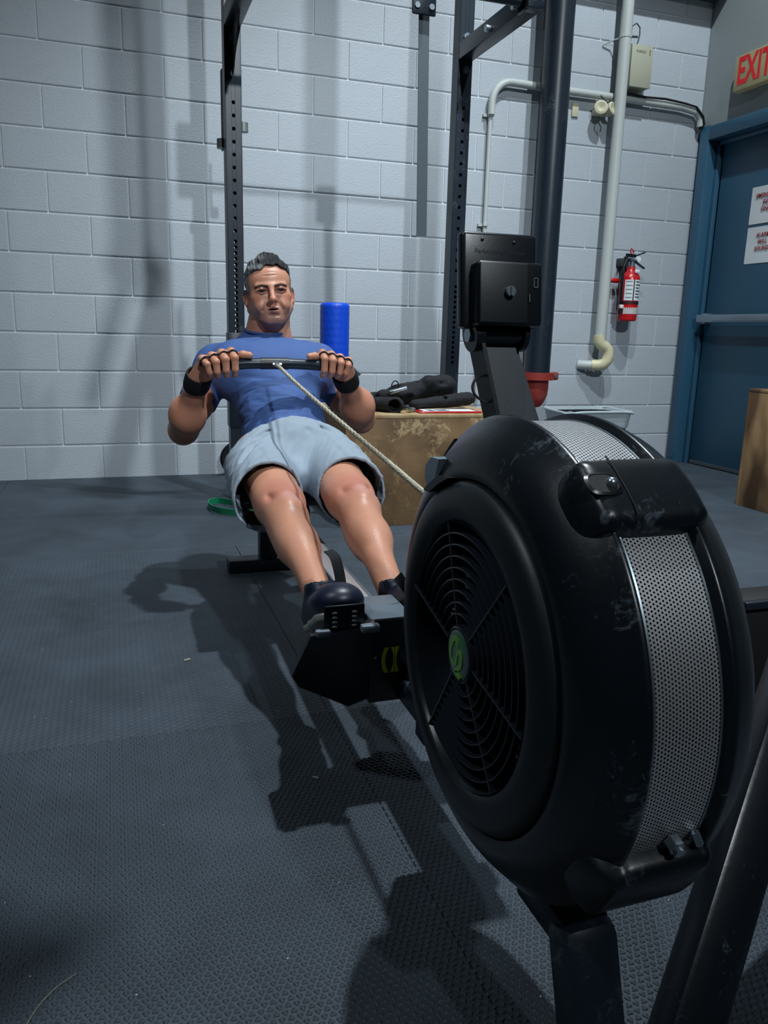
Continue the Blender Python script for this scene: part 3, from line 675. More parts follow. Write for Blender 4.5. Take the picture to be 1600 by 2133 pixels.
def smooth_pts(P): return [(p.x, p.y) for p in smooth_path([(a, b_, 0) for a, b_ in P], 5)]
m_lime = mat('lime_green', (104,166,52), .3)
obj('emblem', stroke([(5,10),(3,16),(-2,19),(-8,17),(-13,8),(-14,-1),(-11,-9),(-5,-12),(1,-9),(3,0),(7,7),(12,6),(15,0),(14,-8),(8,-13),(2,-18),(8,-20),(14,-23)], [3,4,6,7,8,6,4,4,5,5,6,6,6,5,5,6,6,4]), m_lime, cap)
# bumpers across the strip
def Rb(v):
    v = abs(v); ps = sorted([(abs(a), r) for a, r in outer if abs(a) > .040 and r > .20]+[(0,.262),(.0395,.2615)])
    return float(np.interp(v, [p[0] for p in ps], [p[1] for p in ps]))
def bumper(a0, a1, v0, v1, h, rnd=.30, skew=0):
    g = MB(); vs = []; fs = []; na, nv = 36, 44
    for i in range(na+1):
        for j in range(nv+1):
            s_ = i/na*2-1; q = j/nv*2-1
            cs = abs(s_)**1; e = max(0, 1-abs(s_)**5)**.5; eq = max(0, 1-abs(q)**7)**.6
            v = (v0+v1)/2+(v1-v0)/2*q*(1-.10*abs(s_)**3); a = (a0+a1)/2+(a1-a0)/2*s_*(1-.22*abs(q)**4)+skew*q
            rb = Rb(max(-.09, min(.09, v)))
            flat = .2665+h
            r = (rb-.006)+(max(rb+.004, min(flat, rb+h*1.6)) - rb+.006)*min(e, eq)
            vs.append(A(a, r, v))
    w_ = nv+1
    for i in range(na):
        for j in range(nv): fs.append((i*w_+j, i*w_+j+1, (i+1)*w_+j+1, (i+1)*w_+j))
    return g.add(vs, fs)
up_ = obj('handling_bumper', bumper(117.5, 136.5, -.069, .068, .0145), m_scuff, row, smooth=180)
def oval(a, v, da, dv, r, name, m_, par, h=.003):
    g = MB(); vs = []; fs = []; n = 28
    for k in range(n):
        an = 2*math.pi*k/n
        for s_, dr in ((1.0,.0),(.82,h),(.78,-.006)):
            c = math.cos(an); si = math.sin(an); vs.append(A(a+da*s_*abs(c)**.6*math.copysign(1,c), r+dr, v+dv*s_*abs(si)**.8*math.copysign(1,si)))
    for k in range(n):
        for q in range(2): fs.append((k*3+q, ((k+1) % n)*3+q, ((k+1) % n)*3+q+1, k*3+q+1))
    return obj(name, g.add(vs, fs), m_, par, smooth=60)
def recess(a, v, da, dv, r):
    g = MB(); n = 24; vs = [A(a+da*math.cos(2*math.pi*k/n), r, v+dv*math.sin(2*math.pi*k/n)) for k in range(n)]+[A(a+da*.8*math.cos(2*math.pi*k/n), r-.004, v+dv*.8*math.sin(2*math.pi*k/n)) for k in range(n)]
    return g.add(vs, [tuple(range(n))]+[(k, (k+1) % n, n+(k+1) % n, n+k) for k in range(n)])
rv = .2665+.0150
oval(126.8, -.044, 2.7, .018, rv+.0005, 'hole_rim', m_scuff, up_, .0012)
obj('hole', recess(126.8, -.044, 2.3, .0155, rv+.0012), m_black, up_)
obj('screw', MB().ball(A(127, rv+.002, -.037), .0055, 12), m_bolt, up_)
obj('seam', MB().tube([A(a, .2665+.0147+.0006, -.024) for a in np.linspace(119.5, 134, 14)], .0007, 6), m_black, up_)
lo_ = obj('handling_bumper', bumper(-158, -139.5, -.070, .060, .016, skew=-1.2), m_scuff, row, smooth=180)
obj('hex_bolt', MB().tube([A(-160.5, .262, .006), A(-160.5, .272, .006)], .008, 6).tube([A(-160.5, .272, .006), A(-160.5, .277, .006)], .005, 10), m_bolt, lo_)
obj('clip', MB().tube([A(-162, .264, .028), A(-160, .270, .032), A(-158.5, .266, .036)], .004, 8), m_bolt, lo_)
# small hook bracket at the rear top of the wheel
def plate3(pts, th):
    n = len(pts); g = MB(); return g.add(pts+[p+V((th,0,0)) for p in pts], [tuple(range(n)), tuple(range(2*n-1, n-1, -1))]+[(i, (i+1) % n, n+(i+1) % n, n+i) for i in range(n)])
obj('hook_plate', plate3([A(64,.229,-.0895), A(58.5,.240,-.0895), A(53.5,.238,-.0895), A(51,.226,-.0895), A(51.5,.211,-.0895), A(56.5,.203,-.0895), A(60,.216,-.0895)], .045), m_alu, row)
obj('hook_fin', plate3([A(51.5,.209,-.096), A(57,.207,-.097), A(66,.207,-.098), A(76,.199,-.099), A(66,.197,-.098), A(56,.198,-.097)], .025), m_plastic, row)
# front legs
obj('front_leg', MB().beam((.452,.552,.0), (.448,.622,.245), .070, .050, bev=.018), m_steel, row)
obj('front_foot', MB().box((.45,.50,.022), (.50,.05,.044), bev=.008), m_steel, row)
for s_ in (-1, 1): obj('caster', MB().tube([(.45+s_*.262-.012,.50,.03),(.45+s_*.262+.012,.50,.03)], .03, 20), m_plastic, row)
obj('fan_mount', MB().box((.45,.665,.228), (.06,.10,.04), bev=.006), m_steel, row)
# frame from fan to the footrests
obj('frame_beam', MB().beam((.515,.96,.205), (.522,1.31,.200), .086, .05, bev=.006), m_steel, row)
obj('fan_strut', MB().beam((xr(1.04),1.06,.22), (xr(1.04),1.05,.44), .05, .04, bev=.004), m_steel, row)
# footrest assembly
yc = 1.30; xm = .4635
g = MB()
g.prism([(-.0385,-.165),(.0385,-.165),(.0385,.0),(-.0385,.0)], (xm, yc, .335), X3, Z3, -.115)
core = obj('frame_nose', g, m_plastic, row)
obj('nose_plate', MB().box((xm+.0, 1.355, .336), (.084,.125,.006), bev=.002), mat('grey_plate', (92,104,114), .4), core)
obj('nose_screw', MB().ball((xm-.030,1.297,.262), .0035, 8), m_bolt, core)
m_yel = mat('yellow_print', (226,236,40), .45)
def logo(cxl):
    n = 10; H = .025
    lt_ = [(-.017+.0035*math.cos(math.pi*t_/n-math.pi/2)*0-.0045*(1-((t_/n)*2-1)**2), H*((t_/n)*2-1)) for t_ in range(n+1)]
    a = [(-.0170-.005*(1-(2*t_/n-1)**2), H*(2*t_/n-1)) for t_ in range(n+1)]+[(-.0075-.0075*(1-(2*t_/n-1)**2), H*(1-2*t_/n)*1.0) for t_ in range(n+1)][::1]
    b_ = [(-.0045+.0060*(1-(2*t_/n-1)**2), H*(2*t_/n-1)) for t_ in range(n+1)]+[(.0032,H),(.0032,-H)]
    c_ = [(.0045,-H),(.0045,H)]+[(.0125-.0058*(1-(2*t_/n-1)**2), H*(1-2*t_/n)) for t_ in range(n+1)]
    g = MB()
    for poly in (a, b_, c_): g.prism(poly, (cxl, yc-.0015, .253), X3, Z3, -.0012)
    return g
obj('yellow_emblem', logo(xm+.006), m_yel, core, smooth=0)
obj('axle_knob', MB().tube([(.512,1.262,.262),(.512,1.30,.262)], .016, 8), m_bolt, core)
for s_ in (-1, 1):
    X = (lambda x: x) if s_ < 0 else (lambda x: 2*xm-x)
    # wedge shaped footboard
    pts = [(.304,1.262,.330),(.412,1.262,.338),(.428,1.285,.338),(.428,1.305,.178),(.395,1.335,.150),(.300,1.340,.200),(.285,1.332,.226)]
    front = [V((X(a), b_, c_)) for a, b_, c_ in pts]; back = [V((X(a), b_+(.06 if i in (3,4) else (.02 if i in (5,6) else .012)), c_-(.0 if i in (3,4,5,6) else .0))) for i, (a, b_, c_) in enumerate(pts)]
    n = len(pts); g = MB(); g.add(front+back, [tuple(range(n)), tuple(range(2*n-1, n-1, -1))]+[(i, (i+1) % n, n+(i+1) % n, n+i) for i in range(n)])
    fb = obj('footboard', g, m_plastic, row)
    hc = MB().box((X(.366), 1.270, .355), (.074,.005,.050), bev=.003)
    obj('heel_cup', hc, m_plastic, fb)
    sl = MB()
    for cx_ in (-.018, .018):
        for k in range(4): sl.ball((X(.366)+cx_, 1.2668, .341+k*.0085), (.0055,.0012,.0024), 10)
    obj('slot', sl, m_sole, fb)
    m_lip = mat('grey_lip', (120,134,146), .45); obj('rest_lip', MB().box((X(.325),1.262,.334), (.026,.014,.012), bev=.003), m_lip, fb); obj('rest_lip', MB().box((X(.410),1.258,.337), (.034,.018,.014), bev=.004), m_lip, fb)
    fs_ = [(X(.405),1.42,.345),(X(.402),1.425,.372),(X(.398),1.43,.398),(X(.393),1.44,.418),(X(.386),1.46,.425)] if s_ < 0 else [(.535,1.385,.345),(.522,1.375,.362),(.510,1.37,.378),(.500,1.37,.392)]
    obj('foot_strap', MB().ribbon(smooth_path(fs_, 5), .021, X3 if s_ < 0 else (.5,.3,.8), .0022), m_cloth, fb)
# rail
ra_, rb_ = V((xr(1.36),1.36,.300)), V((xr(2.86),2.86,.300))
rl = obj('rail', MB().beam(ra_, rb_, .050, .010, bev=.002), m_rail, row)
obj('rail_body', MB().beam(ra_-Z3*.035, rb_-Z3*.035, .036, .060, bev=.003), m_alu, rl)
obj('rail_lip', MB().beam(ra_+V((-.0255,0,.0035)), rb_+V((-.0255,0,.0035)), .004, .008), m_alu, rl)
obj('rail_lip', MB().beam(ra_+V((.0255,0,.0035)), rb_+V((.0255,0,.0035)), .004, .008), m_alu, rl)
obj('rear_leg', MB().box((.497,2.735,.135), (.062,.055,.27), bev=.004), m_steel, row)
obj('rear_foot', MB().box((.497,2.735,.024), (.285,.07,.046), bev=.005), m_steel, row)
# seat
sy = 2.36; sxc = xr(2.36)
st = obj('seat', MB().box((sxc,sy,.352), (.30,.25,.030), bev=.014, seg=3), m_plasticm, row)
obj('carriage', MB().box((sxc,sy,.325), (.09,.22,.028), bev=.004), m_plastic, st)
for q_ in (-.10, .10): obj('roller', MB().tube([(sxc-.052,sy+q_,.318),(sxc+.052,sy+q_,.318)], .016, 14), m_plastic, st)
# monitor arm + monitor
mx_, my_ = .553, 1.120
arm = MB(); tp = V((.5565,1.115,.838)); bt_ = V((.592,1.055,.66)); lo2 = V((.575,1.075,.46))
def slab(a, wa, b_, wb, th):
    return [V((a.x-wa/2,a.y,a.z)),V((a.x+wa/2,a.y,a.z)),V((b_.x+wb/2,b_.y,b_.z)),V((b_.x-wb/2,b_.y,b_.z)),V((a.x-wa/2,a.y+th,a.z)),V((a.x+wa/2,a.y+th,a.z)),V((b_.x+wb/2,b_.y+th,b_.z)),V((b_.x-wb/2,b_.y+th,b_.z))]
bf = [(0,1,2,3),(7,6,5,4),(0,4,5,1),(1,5,6,2),(2,6,7,3),(3,7,4,0)]
arm.add(slab(tp, .064, bt_, .078, .035), bf); arm.add(slab(bt_, .078, lo2, .05, .035), bf)
ma = obj('monitor_arm', arm, mat('arm_grey', (36,44,53), .42, bump=.015, bscale=300), row)
obj('arm_cap', MB().beam((.5215,1.118,.845),(.552,1.060,.645), .006, .044), m_plastic, ma)
obj('arm_base', MB().box((.535,1.09,.44), (.15,.05,.05), bev=.005), m_steel, ma)
pv = obj('pivot', MB().tube([(.526,1.115,.852),(.590,1.115,.852)], .0185, 24), m_plasticm, ma)
obj('pivot_cap', MB().tube([(.510,1.115,.848),(.525,1.115,.850)], .026, 28), m_plastic, ma)
obj('pivot_cap', MB().tube([(.591,1.115,.850),(.599,1.115,.850)], .026, 28), m_plastic, ma)
obj('hex_bolt', MB().tube([(.506,1.115,.848),(.512,1.115,.848)], .012, 6), m_bolt, ma)
TM = Matrix.Rotation(math.radians(-6.5), 3, 'X'); mc = V((mx_, my_, .926))
def mbx(c, s_, bev, seg=3): return MB().box(mc+TM @ V(c), s_, TM, bev, seg)
mo = obj('monitor', mbx((0,0,.0), (.124,.024,.140), .007), m_plastic, row)
obj('rear_case', mbx((.0045,-.022,-.022), (.106,.032,.092), .006), m_plastic, mo)
obj('battery_door', mbx((-.0075,-.0385,-.022), (.078,.004,.086), .0018), m_plasticm, mo)
kc = mc+TM @ V((.000,-.042,-.020))
kn = MB().tube([kc, kc+TM @ V((0,-.006,0))], .0075, 18); kn.beam(kc+TM @ V((0,-.007,-.006)), kc+TM @ V((0,-.007,.006)), .003, .004)
obj('door_knob', kn, mat('worn_knob', (120,132,140), .3, metal=.6), mo)
us = MB()
for (a, b_, c_, d) in ((.0415,-.0055,.0012,.013),(.0475,-.0055,.0012,.013),(.0445,.001,.006,.0012),(.0445,-.012,.006,.0012)): us.box(mc+TM @ V((a,-.0392,b_)), (c_,.001,d), TM)
obj('usb_port', us, m_bolt, mo)
obj('latch', MB().box(mc+TM @ V((.0335,-.0405,-.028)), (.0015,.001,.011), TM), m_bolt, mo)
for (a, c_) in ((-.030,.058),(.022,.056)): obj('screw', MB().ball(mc+TM @ V((a,-.0125,c_)), .0026, 10), m_steel, mo)
obj('lettering', text_mb('Performance Monitor', .0095, .0002, mc+TM @ V((0,-.0122,.041)), TM @ X3, TM @ Z3), m_steel, mo)
obj('cable', MB().tube(smooth_path([(.600,1.12,.878),(.609,1.12,.862),(.612,1.12,.845),(.606,1.12,.832),(.596,1.12,.825),(.585,1.12,.822)]), .0022, 8), m_black, ma)
obj('cable', MB().tube(smooth_path([(.526,1.098,.788),(.516,1.095,.785),(.509,1.093,.773),(.512,1.09,.761),(.522,1.088,.753),(.532,1.085,.749)]), .0020, 8), m_black, ma)
# handle and cord (held by the rower)
hy, hz = 2.345, .742
hp = [(.255,2.362,.738),(.29,2.355,.7405),(.33,2.349,.744),(.37,2.344,.7475),(.42,2.340,.749),(.452,2.339,.7495),(.49,2.340,.749),(.54,2.344,.7475),(.585,2.350,.7445),(.63,2.357,.741),(.672,2.364,.738)]
HP = smooth_path(hp, 4)
hd = obj('handle', MB().tube(HP, .0155, 20), mat('handle_rubber', (26,38,50), .35), row)
obj('center_clamp', MB().tube([p for p in HP if .405 < p.x < .50], .0172, 20), m_plasticm, hd)
obj('swivel', MB().tube([(.452,2.322,.748),(.452,2.306,.746)], .008, 12), m_bolt, hd); obj('swivel_pin', MB().tube([(.440,2.316,.748),(.466,2.316,.748)], .0045, 10), m_bolt, hd)
cp = [(.453,2.305,.745),(.466,2.10,.705),(.472,1.85,.670),(.474,1.60,.640),(.472,1.36,.615),(.470,1.19,.597),(.466,1.04,.585)]
CP = smooth_path(cp, 44)
m_cord = mat('braided_cord', (196,190,168), .55, bump=.3, bscale=400)
cd = None
for s_ in range(3):
    pts = []; acc = 0
    for i, p in enumerate(CP):
        if i: acc += (p-CP[i-1]).length
        a = acc/.022*2*math.pi+s_*2*math.pi/3; t_ = (CP[min(i+1, len(CP)-1)]-CP[max(i-1, 0)]).normalized(); nx = t_.cross(Z3).normalized(); ny = nx.cross(t_)
        pts.append(p+(nx*math.cos(a)+ny*math.sin(a))*.0027)
    cd_ = obj('strand' if cd else 'pull_cord', MB().tube(pts, .0028, 6), m_cord, cd or row)
    if cd is None: cd = cd_; cd['label'] = 'pale twisted pull cord'

# ------------------------------------------------------------------ implicit surfaces (numpy) for the figure and soft things
class SDF:
    def __init__(s, lo, hi, h):
        s.lo = np.array(lo, float); s.h = h; s.n = np.ceil((np.array(hi)-s.lo)/h).astype(int)+1
        s.d = np.full(s.n, .05, np.float32)
    def _win(s, lo, hi):
        a = np.clip(np.floor((np.array(lo)-s.lo)/s.h).astype(int), 0, s.n); b = np.clip(np.ceil((np.array(hi)-s.lo)/s.h).astype(int)+1, 0, s.n)
        return a, b
    def _pts(s, a, b):
        ax = [(s.lo[i]+s.h*np.arange(a[i], b[i])).astype(np.float32) for i in range(3)]
        return np.meshgrid(*ax, indexing='ij', sparse=True)
    def op(s, fn, lo, hi, k=.0, mode='add', pad=.03):
        a, b = s._win(np.array(lo)-pad, np.array(hi)+pad)
        if (b <= a).any(): return s
        X, Y, Z = s._pts(a, b); e = fn(X, Y, Z).astype(np.float32)
        sl = tuple(slice(a[i], b[i]) for i in range(3)); d = s.d[sl]
        if mode == 'sub': e = -e; 
        if mode == 'add':
            if k: hh = np.clip(.5+.5*(d-e)/k, 0, 1); r = d*(1-hh)+e*hh-k*hh*(1-hh)
            else: r = np.minimum(d, e)
        else:
            if k: hh = np.clip(.5-.5*(d-e)/k, 0, 1); r = d*(1-hh)+e*hh+k*hh*(1-hh)
            else: r = np.maximum(d, e)
        s.d[sl] = r; return s
    def cone(s, a, b, r1, r2, k=.015, flat=None, fs=1., mode='add', bow=None):
        a = np.array(a, float); b = np.array(b, float); ba = b-a; L2 = (ba**2).sum()
        def fn(X, Y, Z):
            px, py, pz = X-a[0], Y-a[1], Z-a[2]; t = np.clip((px*ba[0]+py*ba[1]+pz*ba[2])/L2, 0, 1)
            qx, qy, qz = px-t*ba[0], py-t*ba[1], pz-t*ba[2]; sc = 1.
            if flat is not None:
                n = np.array(flat, float); n /= np.linalg.norm(n); dd = (qx*n[0]+qy*n[1]+qz*n[2])*(1/fs-1); qx = qx+dd*n[0]; qy = qy+dd*n[1]; qz = qz+dd*n[2]
            rr = r1+(r2-r1)*t
            if bow: rr = rr+bow*np.sin(np.pi*t)
            return np.sqrt(qx*qx+qy*qy+qz*qz)-rr
        m = max(r1, r2)+(abs(bow) if bow else 0)+k
        return s.op(fn, np.minimum(a, b)-m, np.maximum(a, b)+m, k, mode)
    def ell(s, c, r, R=None, k=.015, mode='add'):
        c = np.array(c, float); r = np.array(r, float); R = np.eye(3) if R is None else np.array(R, float)
        def fn(X, Y, Z):
            px, py, pz = X-c[0], Y-c[1], Z-c[2]
            q = [px*R[0, i]+py*R[1, i]+pz*R[2, i] for i in range(3)]
            k0 = np.sqrt(sum((q[i]/r[i])**2 for i in range(3)))+1e-9; k1 = np.sqrt(sum((q[i]/r[i]**2)**2 for i in range(3)))+1e-9
            return k0*(k0-1)/k1
        m = r.max()+k; return s.op(fn, c-m, c+m, k, mode)
    def plane(s, p, n, lo, hi, k=.0, mode='sub'):
        """remove the half space that n points into"""
        p = np.array(p, float); n = np.array(n, float); n /= np.linalg.norm(n)
        return s.op(lambda X, Y, Z: -((X-p[0])*n[0]+(Y-p[1])*n[1]+(Z-p[2])*n[2]), lo, hi, k, mode, 0)
    def mesh(s):
        d = s.d; ins = d < 0; n = np.array(d.shape)
        c = ins[:-1,:-1,:-1].astype(np.int8)
        for dx in (0,1):
            for dy in (0,1):
                for dz in (0,1):
                    if dx+dy+dz: c = c+ins[dx:n[0]-1+dx, dy:n[1]-1+dy, dz:n[2]-1+dz]
        act = (c > 0) & (c < 8); I = np.argwhere(act); idx = np.full(act.shape, -1, np.int32); idx[act] = np.arange(len(I))
        P = np.zeros((len(I), 3)); W = np.zeros(len(I))
        cr = [(a, b_) for a in range(8) for b_ in range(a+1, 8) if bin(a ^ b_).count('1') == 1]
        cd = lambda q: np.array([(q >> 2) & 1, (q >> 1) & 1, q & 1])
        dv = [d[I[:,0]+cd(q)[0], I[:,1]+cd(q)[1], I[:,2]+cd(q)[2]] for q in range(8)]
        for a, b_ in cr:
            m = (dv[a] < 0) != (dv[b_] < 0); t = np.where(m, dv[a]/(dv[a]-dv[b_]+1e-12), 0)
            P += np.where(m[:, None], cd(a)[None]+t[:, None]*(cd(b_)-cd(a))[None], 0); W += m
        P = s.lo+(I+P/W[:, None])*s.h; F = []
        for ax in range(3):
            o = [slice(None)]*3; o2 = [slice(None)]*3; o[ax] = slice(0, -1); o2[ax] = slice(1, None)
            e = np.argwhere(ins[tuple(o)] != ins[tuple(o2)]); u, v = [(1,2),(2,0),(0,1)][ax]
            ok = (e[:, u] > 0) & (e[:, v] > 0) & (e[:, u] < n[u]-1) & (e[:, v] < n[v]-1); e = e[ok]
            q = []
            for (du, dv_) in ((0,0),(1,0),(1,1),(0,1)):
                f = e.copy(); f[:, u] -= du; f[:, v] -= dv_; q.append(idx[f[:,0], f[:,1], f[:,2]])
            q = np.stack(q, 1); fl = ins[e[:,0], e[:,1], e[:,2]]; q[~fl] = q[~fl][:, ::-1]; F.append(q)
        F = np.concatenate(F); F = F[(F >= 0).all(1)]
        return P, F
def smooth_mesh(P, F, it=2, lam=.5):
    E = np.concatenate([F[:, [0,1]], F[:, [1,2]], F[:, [2,3]], F[:, [3,0]]]); n = len(P)
    cnt = np.bincount(E.ravel(), minlength=n).astype(float)[:, None]
    for _ in range(it):
        A_ = np.stack([np.bincount(E[:,0], P[E[:,1], i], n)+np.bincount(E[:,1], P[E[:,0], i], n) for i in range(3)], 1)/np.maximum(cnt, 1)
        P = P+(A_-P)*lam
    return P
def mk(name, PF, m_, parent, colf=None, xf=None):
    """join several (P, F) into one mesh; colf(P) -> linear colours"""
    off = np.array(base(parent)) if parent else np.zeros(3); Ps = []; Fs = []; o = 0
    for P, F in PF: Ps.append(P); Fs.append(F+o); o += len(P)
    P = np.concatenate(Ps); F = np.concatenate(Fs)
    me = bpy.data.meshes.new(name); me.vertices.add(len(P)); me.vertices.foreach_set('co', (P-off).astype(np.float32).ravel())
    me.loops.add(F.size); me.loops.foreach_set('vertex_index', F.astype(np.int32).ravel())
    me.polygons.add(len(F)); me.polygons.foreach_set('loop_start', np.arange(0, F.size, 4, dtype=np.int32)); me.polygons.foreach_set('loop_total', np.full(len(F), 4, np.int32))
    me.update(calc_edges=True)
    if colf is not None:
        c = colf(P); a = me.color_attributes.new('Col', 'FLOAT_COLOR', 'POINT'); cc = np.ones((len(P), 4), np.float32); cc[:, :3] = c; a.data.foreach_set('color', cc.ravel())
    me.materials.append(m_); me.shade_smooth(); ob = bpy.data.objects.new(name, me); COL.objects.link(ob)
    if parent: ob.parent = parent
    return ob
def vnoise(P, f, seed=0):
    rs = np.random.RandomState(seed); out = np.zeros(len(P))
    for i in range(5):
        k = rs.normal(size=3)*f; out += np.sin(P @ k+rs.uniform(0, 6.28))
    return out/5
def near(P, c, r, soft=None):
    d = np.linalg.norm((P-np.array(c))/np.array(r), axis=1); return np.clip((1.3-d)/.6, 0, 1)
def mixc(C, col, w_): return C*(1-w_[:, None])+np.array(lin(col))[None]*w_[:, None]
def seg_d(P, a, b):
    a = np.array(a); b = np.array(b); ba = b-a; t = np.clip(((P-a) @ ba)/(ba @ ba), 0, 1); return np.linalg.norm(P-a-t[:, None]*ba, axis=1), t
def rotm(ax, deg): return np.array(Matrix.Rotation(math.radians(deg), 3, ax))
SK = (200,142,116)
man = thing('person', (.485, 2.36, .37), 'man in blue t-shirt and grey shorts leaning back while rowing', 'person')
# ---- joints (left / right as seen by the viewer)
Hl, Hr = (.405,2.34,.470), (.590,2.34,.470)
Kl, Kr = (.389,1.905,.400), (.580,1.915,.408)
Al, Ar = (.392,1.525,.293), (.553,1.515,.290)
SHl, SHr = (.326,2.705,.724), (.664,2.690,.734)
El, Er = (.205,2.590,.530), (.790,2.575,.560)
Wl, Wr = (.238,2.430,.697), (.690,2.425,.705)
NK = (.488,2.735,.80)
# ---- body: legs, arms, trunk (one surface)
B = SDF((.08,1.42,.22), (.92,2.92,.92), .0042)
for (H, K, A_, sg) in ((Hl, Kl, Al, -1), (Hr, Kr, Ar, 1)):
    H = np.array(H); K = np.array(K); A_ = np.array(A_)
    B.cone(H, K+[0,.05,.006], .082, .058, k=.0)
    B.cone(H+[sg*.012,-.05,.02], K+[0,.10,.020], .055, .040, k=.04)
    B.cone(K+[0,.07,.002], K+[0,-.03,-.004], .056, .051, k=.03)
    B.ell(K+[0,-.002,.043], (.024,.028,.016), k=.010)
    B.ell(K+[0,-.050,.036], (.014,.022,.012), k=.014)
    for q in (-1, 1): B.ell(K+[q*.036,.000,.040], (.006,.024,.006), k=.018, mode='sub')                    # patella
    B.ell(K+[-sg*.028,.055,.022], (.024,.045,.026), k=.03)               # vastus medialis
    B.ell(K+[sg*.030,.085,.024], (.022,.055,.026), k=.03)
    d = A_-K
    B.cone(K+[0,-.02,-.006], K+d*.42, .0450, .0400, k=.03)
    B.ell(K+d*.30+[-sg*.016,0,-.020], (.029,.105,.044), k=.035)         # calf, inner
    B.ell(K+d*.28+[sg*.018,0,-.014], (.026,.095,.038), k=.035)
    B.cone(K+d*.12+[0,0,.022], A_+[0,.03,.012], .024, .020, k=.03)     # shin
    B.cone(K+d*.38, A_+[0,.03,0], .036, .0255, k=.03)
    B.cone(A_+[0,.02,0], A_+[0,-.03,-.05], .026, .031, k=.015)
    for q in (-1, 1): B.ell(A_+[q*.023,.0,-.004], (.011,.013,.015), k=.012)
for (Sh, E_, W_, sg) in ((SHl, El, Wl, -1), (SHr, Er, Wr, 1)):
    Sh = np.array(Sh); E_ = np.array(E_); W_ = np.array(W_); d = E_-Sh; f = W_-E_
    B.cone(Sh, E_, .048, .041, k=.02)
    B.ell(Sh+d*.52+np.array([0,-.022,.004]), (.044,.040,.066), k=.035)
    B.ell(Sh+d*.55+np.array([sg*.012,.026,-.004]), (.044,.042,.070), k=.035)
    B.ell(E_+[sg*.004,.022,-.020], (.030,.027,.028), k=.03)
    B.cone(E_, E_+f*.35, .043, .046, k=.03); B.ell(E_+f*.30+np.array([sg*.012,-.012,.0]), (.046,.052,.058), k=.03)
    B.ell(E_+f*.26+np.array([-sg*.016,-.006,.008]), (.038,.046,.052), k=.03)
    B.cone(E_+f*.3, W_, .045, .0275, k=.02, flat=(0,-.6,.8), fs=.85)
# trunk under the shirt
pel = np.array((.495,2.37,.47)); chest = np.array((.493,2.60,.685))
B.ell(pel, (.120,.090,.085), k=.03)
B.cone(pel, chest, .105, .108, k=.05); B.cone((.41,2.64,.70), (.58,2.63,.70), .085, .085, k=.04)
B.cone(SHl, SHr, .045, .045, k=.05)
B.cone(NK, (.493,2.70,.875), .068, .060, k=.04)
body_pf = B.mesh(); body_pf = (smooth_mesh(*body_pf, it=2), body_pf[1])
# ---- hands
def hand(sg, W_, hx):
    """sg -1 viewer-left hand, +1 viewer-right; hx: bar x under the middle finger; fingers wrap over the bar towards the camera"""
    def bar(x):
        P = min(HP, key=lambda p: abs(p.x-x)); return np.array([x, P.y, P.z])
    W_ = np.array(W_); lo = np.minimum(W_, bar(hx))-.11; hi = np.maximum(W_, bar(hx))+.11; G = SDF(lo, hi, .0019)
    fx = [-.036, -.0125, .0115, .034]                                # index .. little, from the middle of the bar outwards
    rad = [.0108, .0112, .0106, .0094]; mcps = []; pips = []; dips = []; tips = []
    for k in range(4):
        x = hx+sg*fx[k]; b_ = bar(x); drop = [.001,-.002,-.008,-.016][k]
        out = sg*.004*k
        mcp = b_+[sg*.004+out,.020-.002*k,.036+drop]; pip = b_+[0+out*.6,-.026,.019+drop*.9]; dip = b_+[out*.3-sg*.001,-.0255,-.012+drop*.4]; tip = b_+[-sg*.002,-.008,-.0285]
        if k == 3: pip = b_+[out*.6,-.0255,.006]; dip = b_+[0,-.024,-.016]; tip = b_+[-sg*.002,-.010,-.026]
        mcps.append(mcp); pips.append(pip); dips.append(dip); tips.append(tip)
    # palm / back of the hand
    wr = W_
    for k in range(4):
        base_ = wr+np.array([sg*(-.016+.011*k), -.012, .006-.003*k])
        G.cone(base_, mcps[k]-[0,0,.004], .0155, .0125, k=.012)
    G.cone(wr, wr+(np.mean(mcps, 0)-wr)*.55, .027, .024, k=.02, flat=(0,-.5,.85), fs=.8)
    G.cone(wr-(wr-np.mean(mcps, 0))*-.12, wr, .026, .027, k=.01)
    for k in range(4):
        G.ell(mcps[k]+[0,-.003,.002], (.0115,.013,.0105), k=.008)
        r = rad[k]
        F = SDF(lo, hi, .0019)
        F.cone(mcps[k], pips[k], r*1.12, r*1.0, k=0); F.ell(pips[k]+[0,-.001,.001], (r*1.08,)*3, k=.003)
        F.cone(pips[k], dips[k], r*1.0, r*.93, k=.002); F.cone(dips[k], tips[k], r*.94, r*.82, k=.002)
        kk = .0022; dd = np.clip(.5+.5*(G.d-F.d)/kk, 0, 1); G.d = G.d*(1-dd)+F.d*dd-kk*dd*(1-dd)
    # thumb: leaves the side of the palm near its base and lies along the bar towards the middle
    b_ = bar(hx-sg*.052); t0 = wr+(mcps[0]-wr)*.42+np.array([-sg*.012,-.002,-.010]); t1 = bar(hx-sg*.047)+[0,.022,.020]; t2 = bar(hx-sg*.062)+[0,-.004,.027]; t3 = bar(hx-sg*.080)+[0,-.012,.0245]
    G.cone(t0, t1, .017, .0125, k=.010); G.cone(t1, t2, .0125, .0112, k=.004); G.cone(t2, t3, .0112, .0098, k=.003)
    P, F_ = G.mesh(); P = smooth_mesh(P, F_, 1)
    nails = [dict(tip=tips[k], dip=dips[k]) for k in range(4)]
    return (P, F_), mcps, pips, dips, tips, t3
HL = hand(-1, Wl, .296); HR = hand(1, Wr, .634)
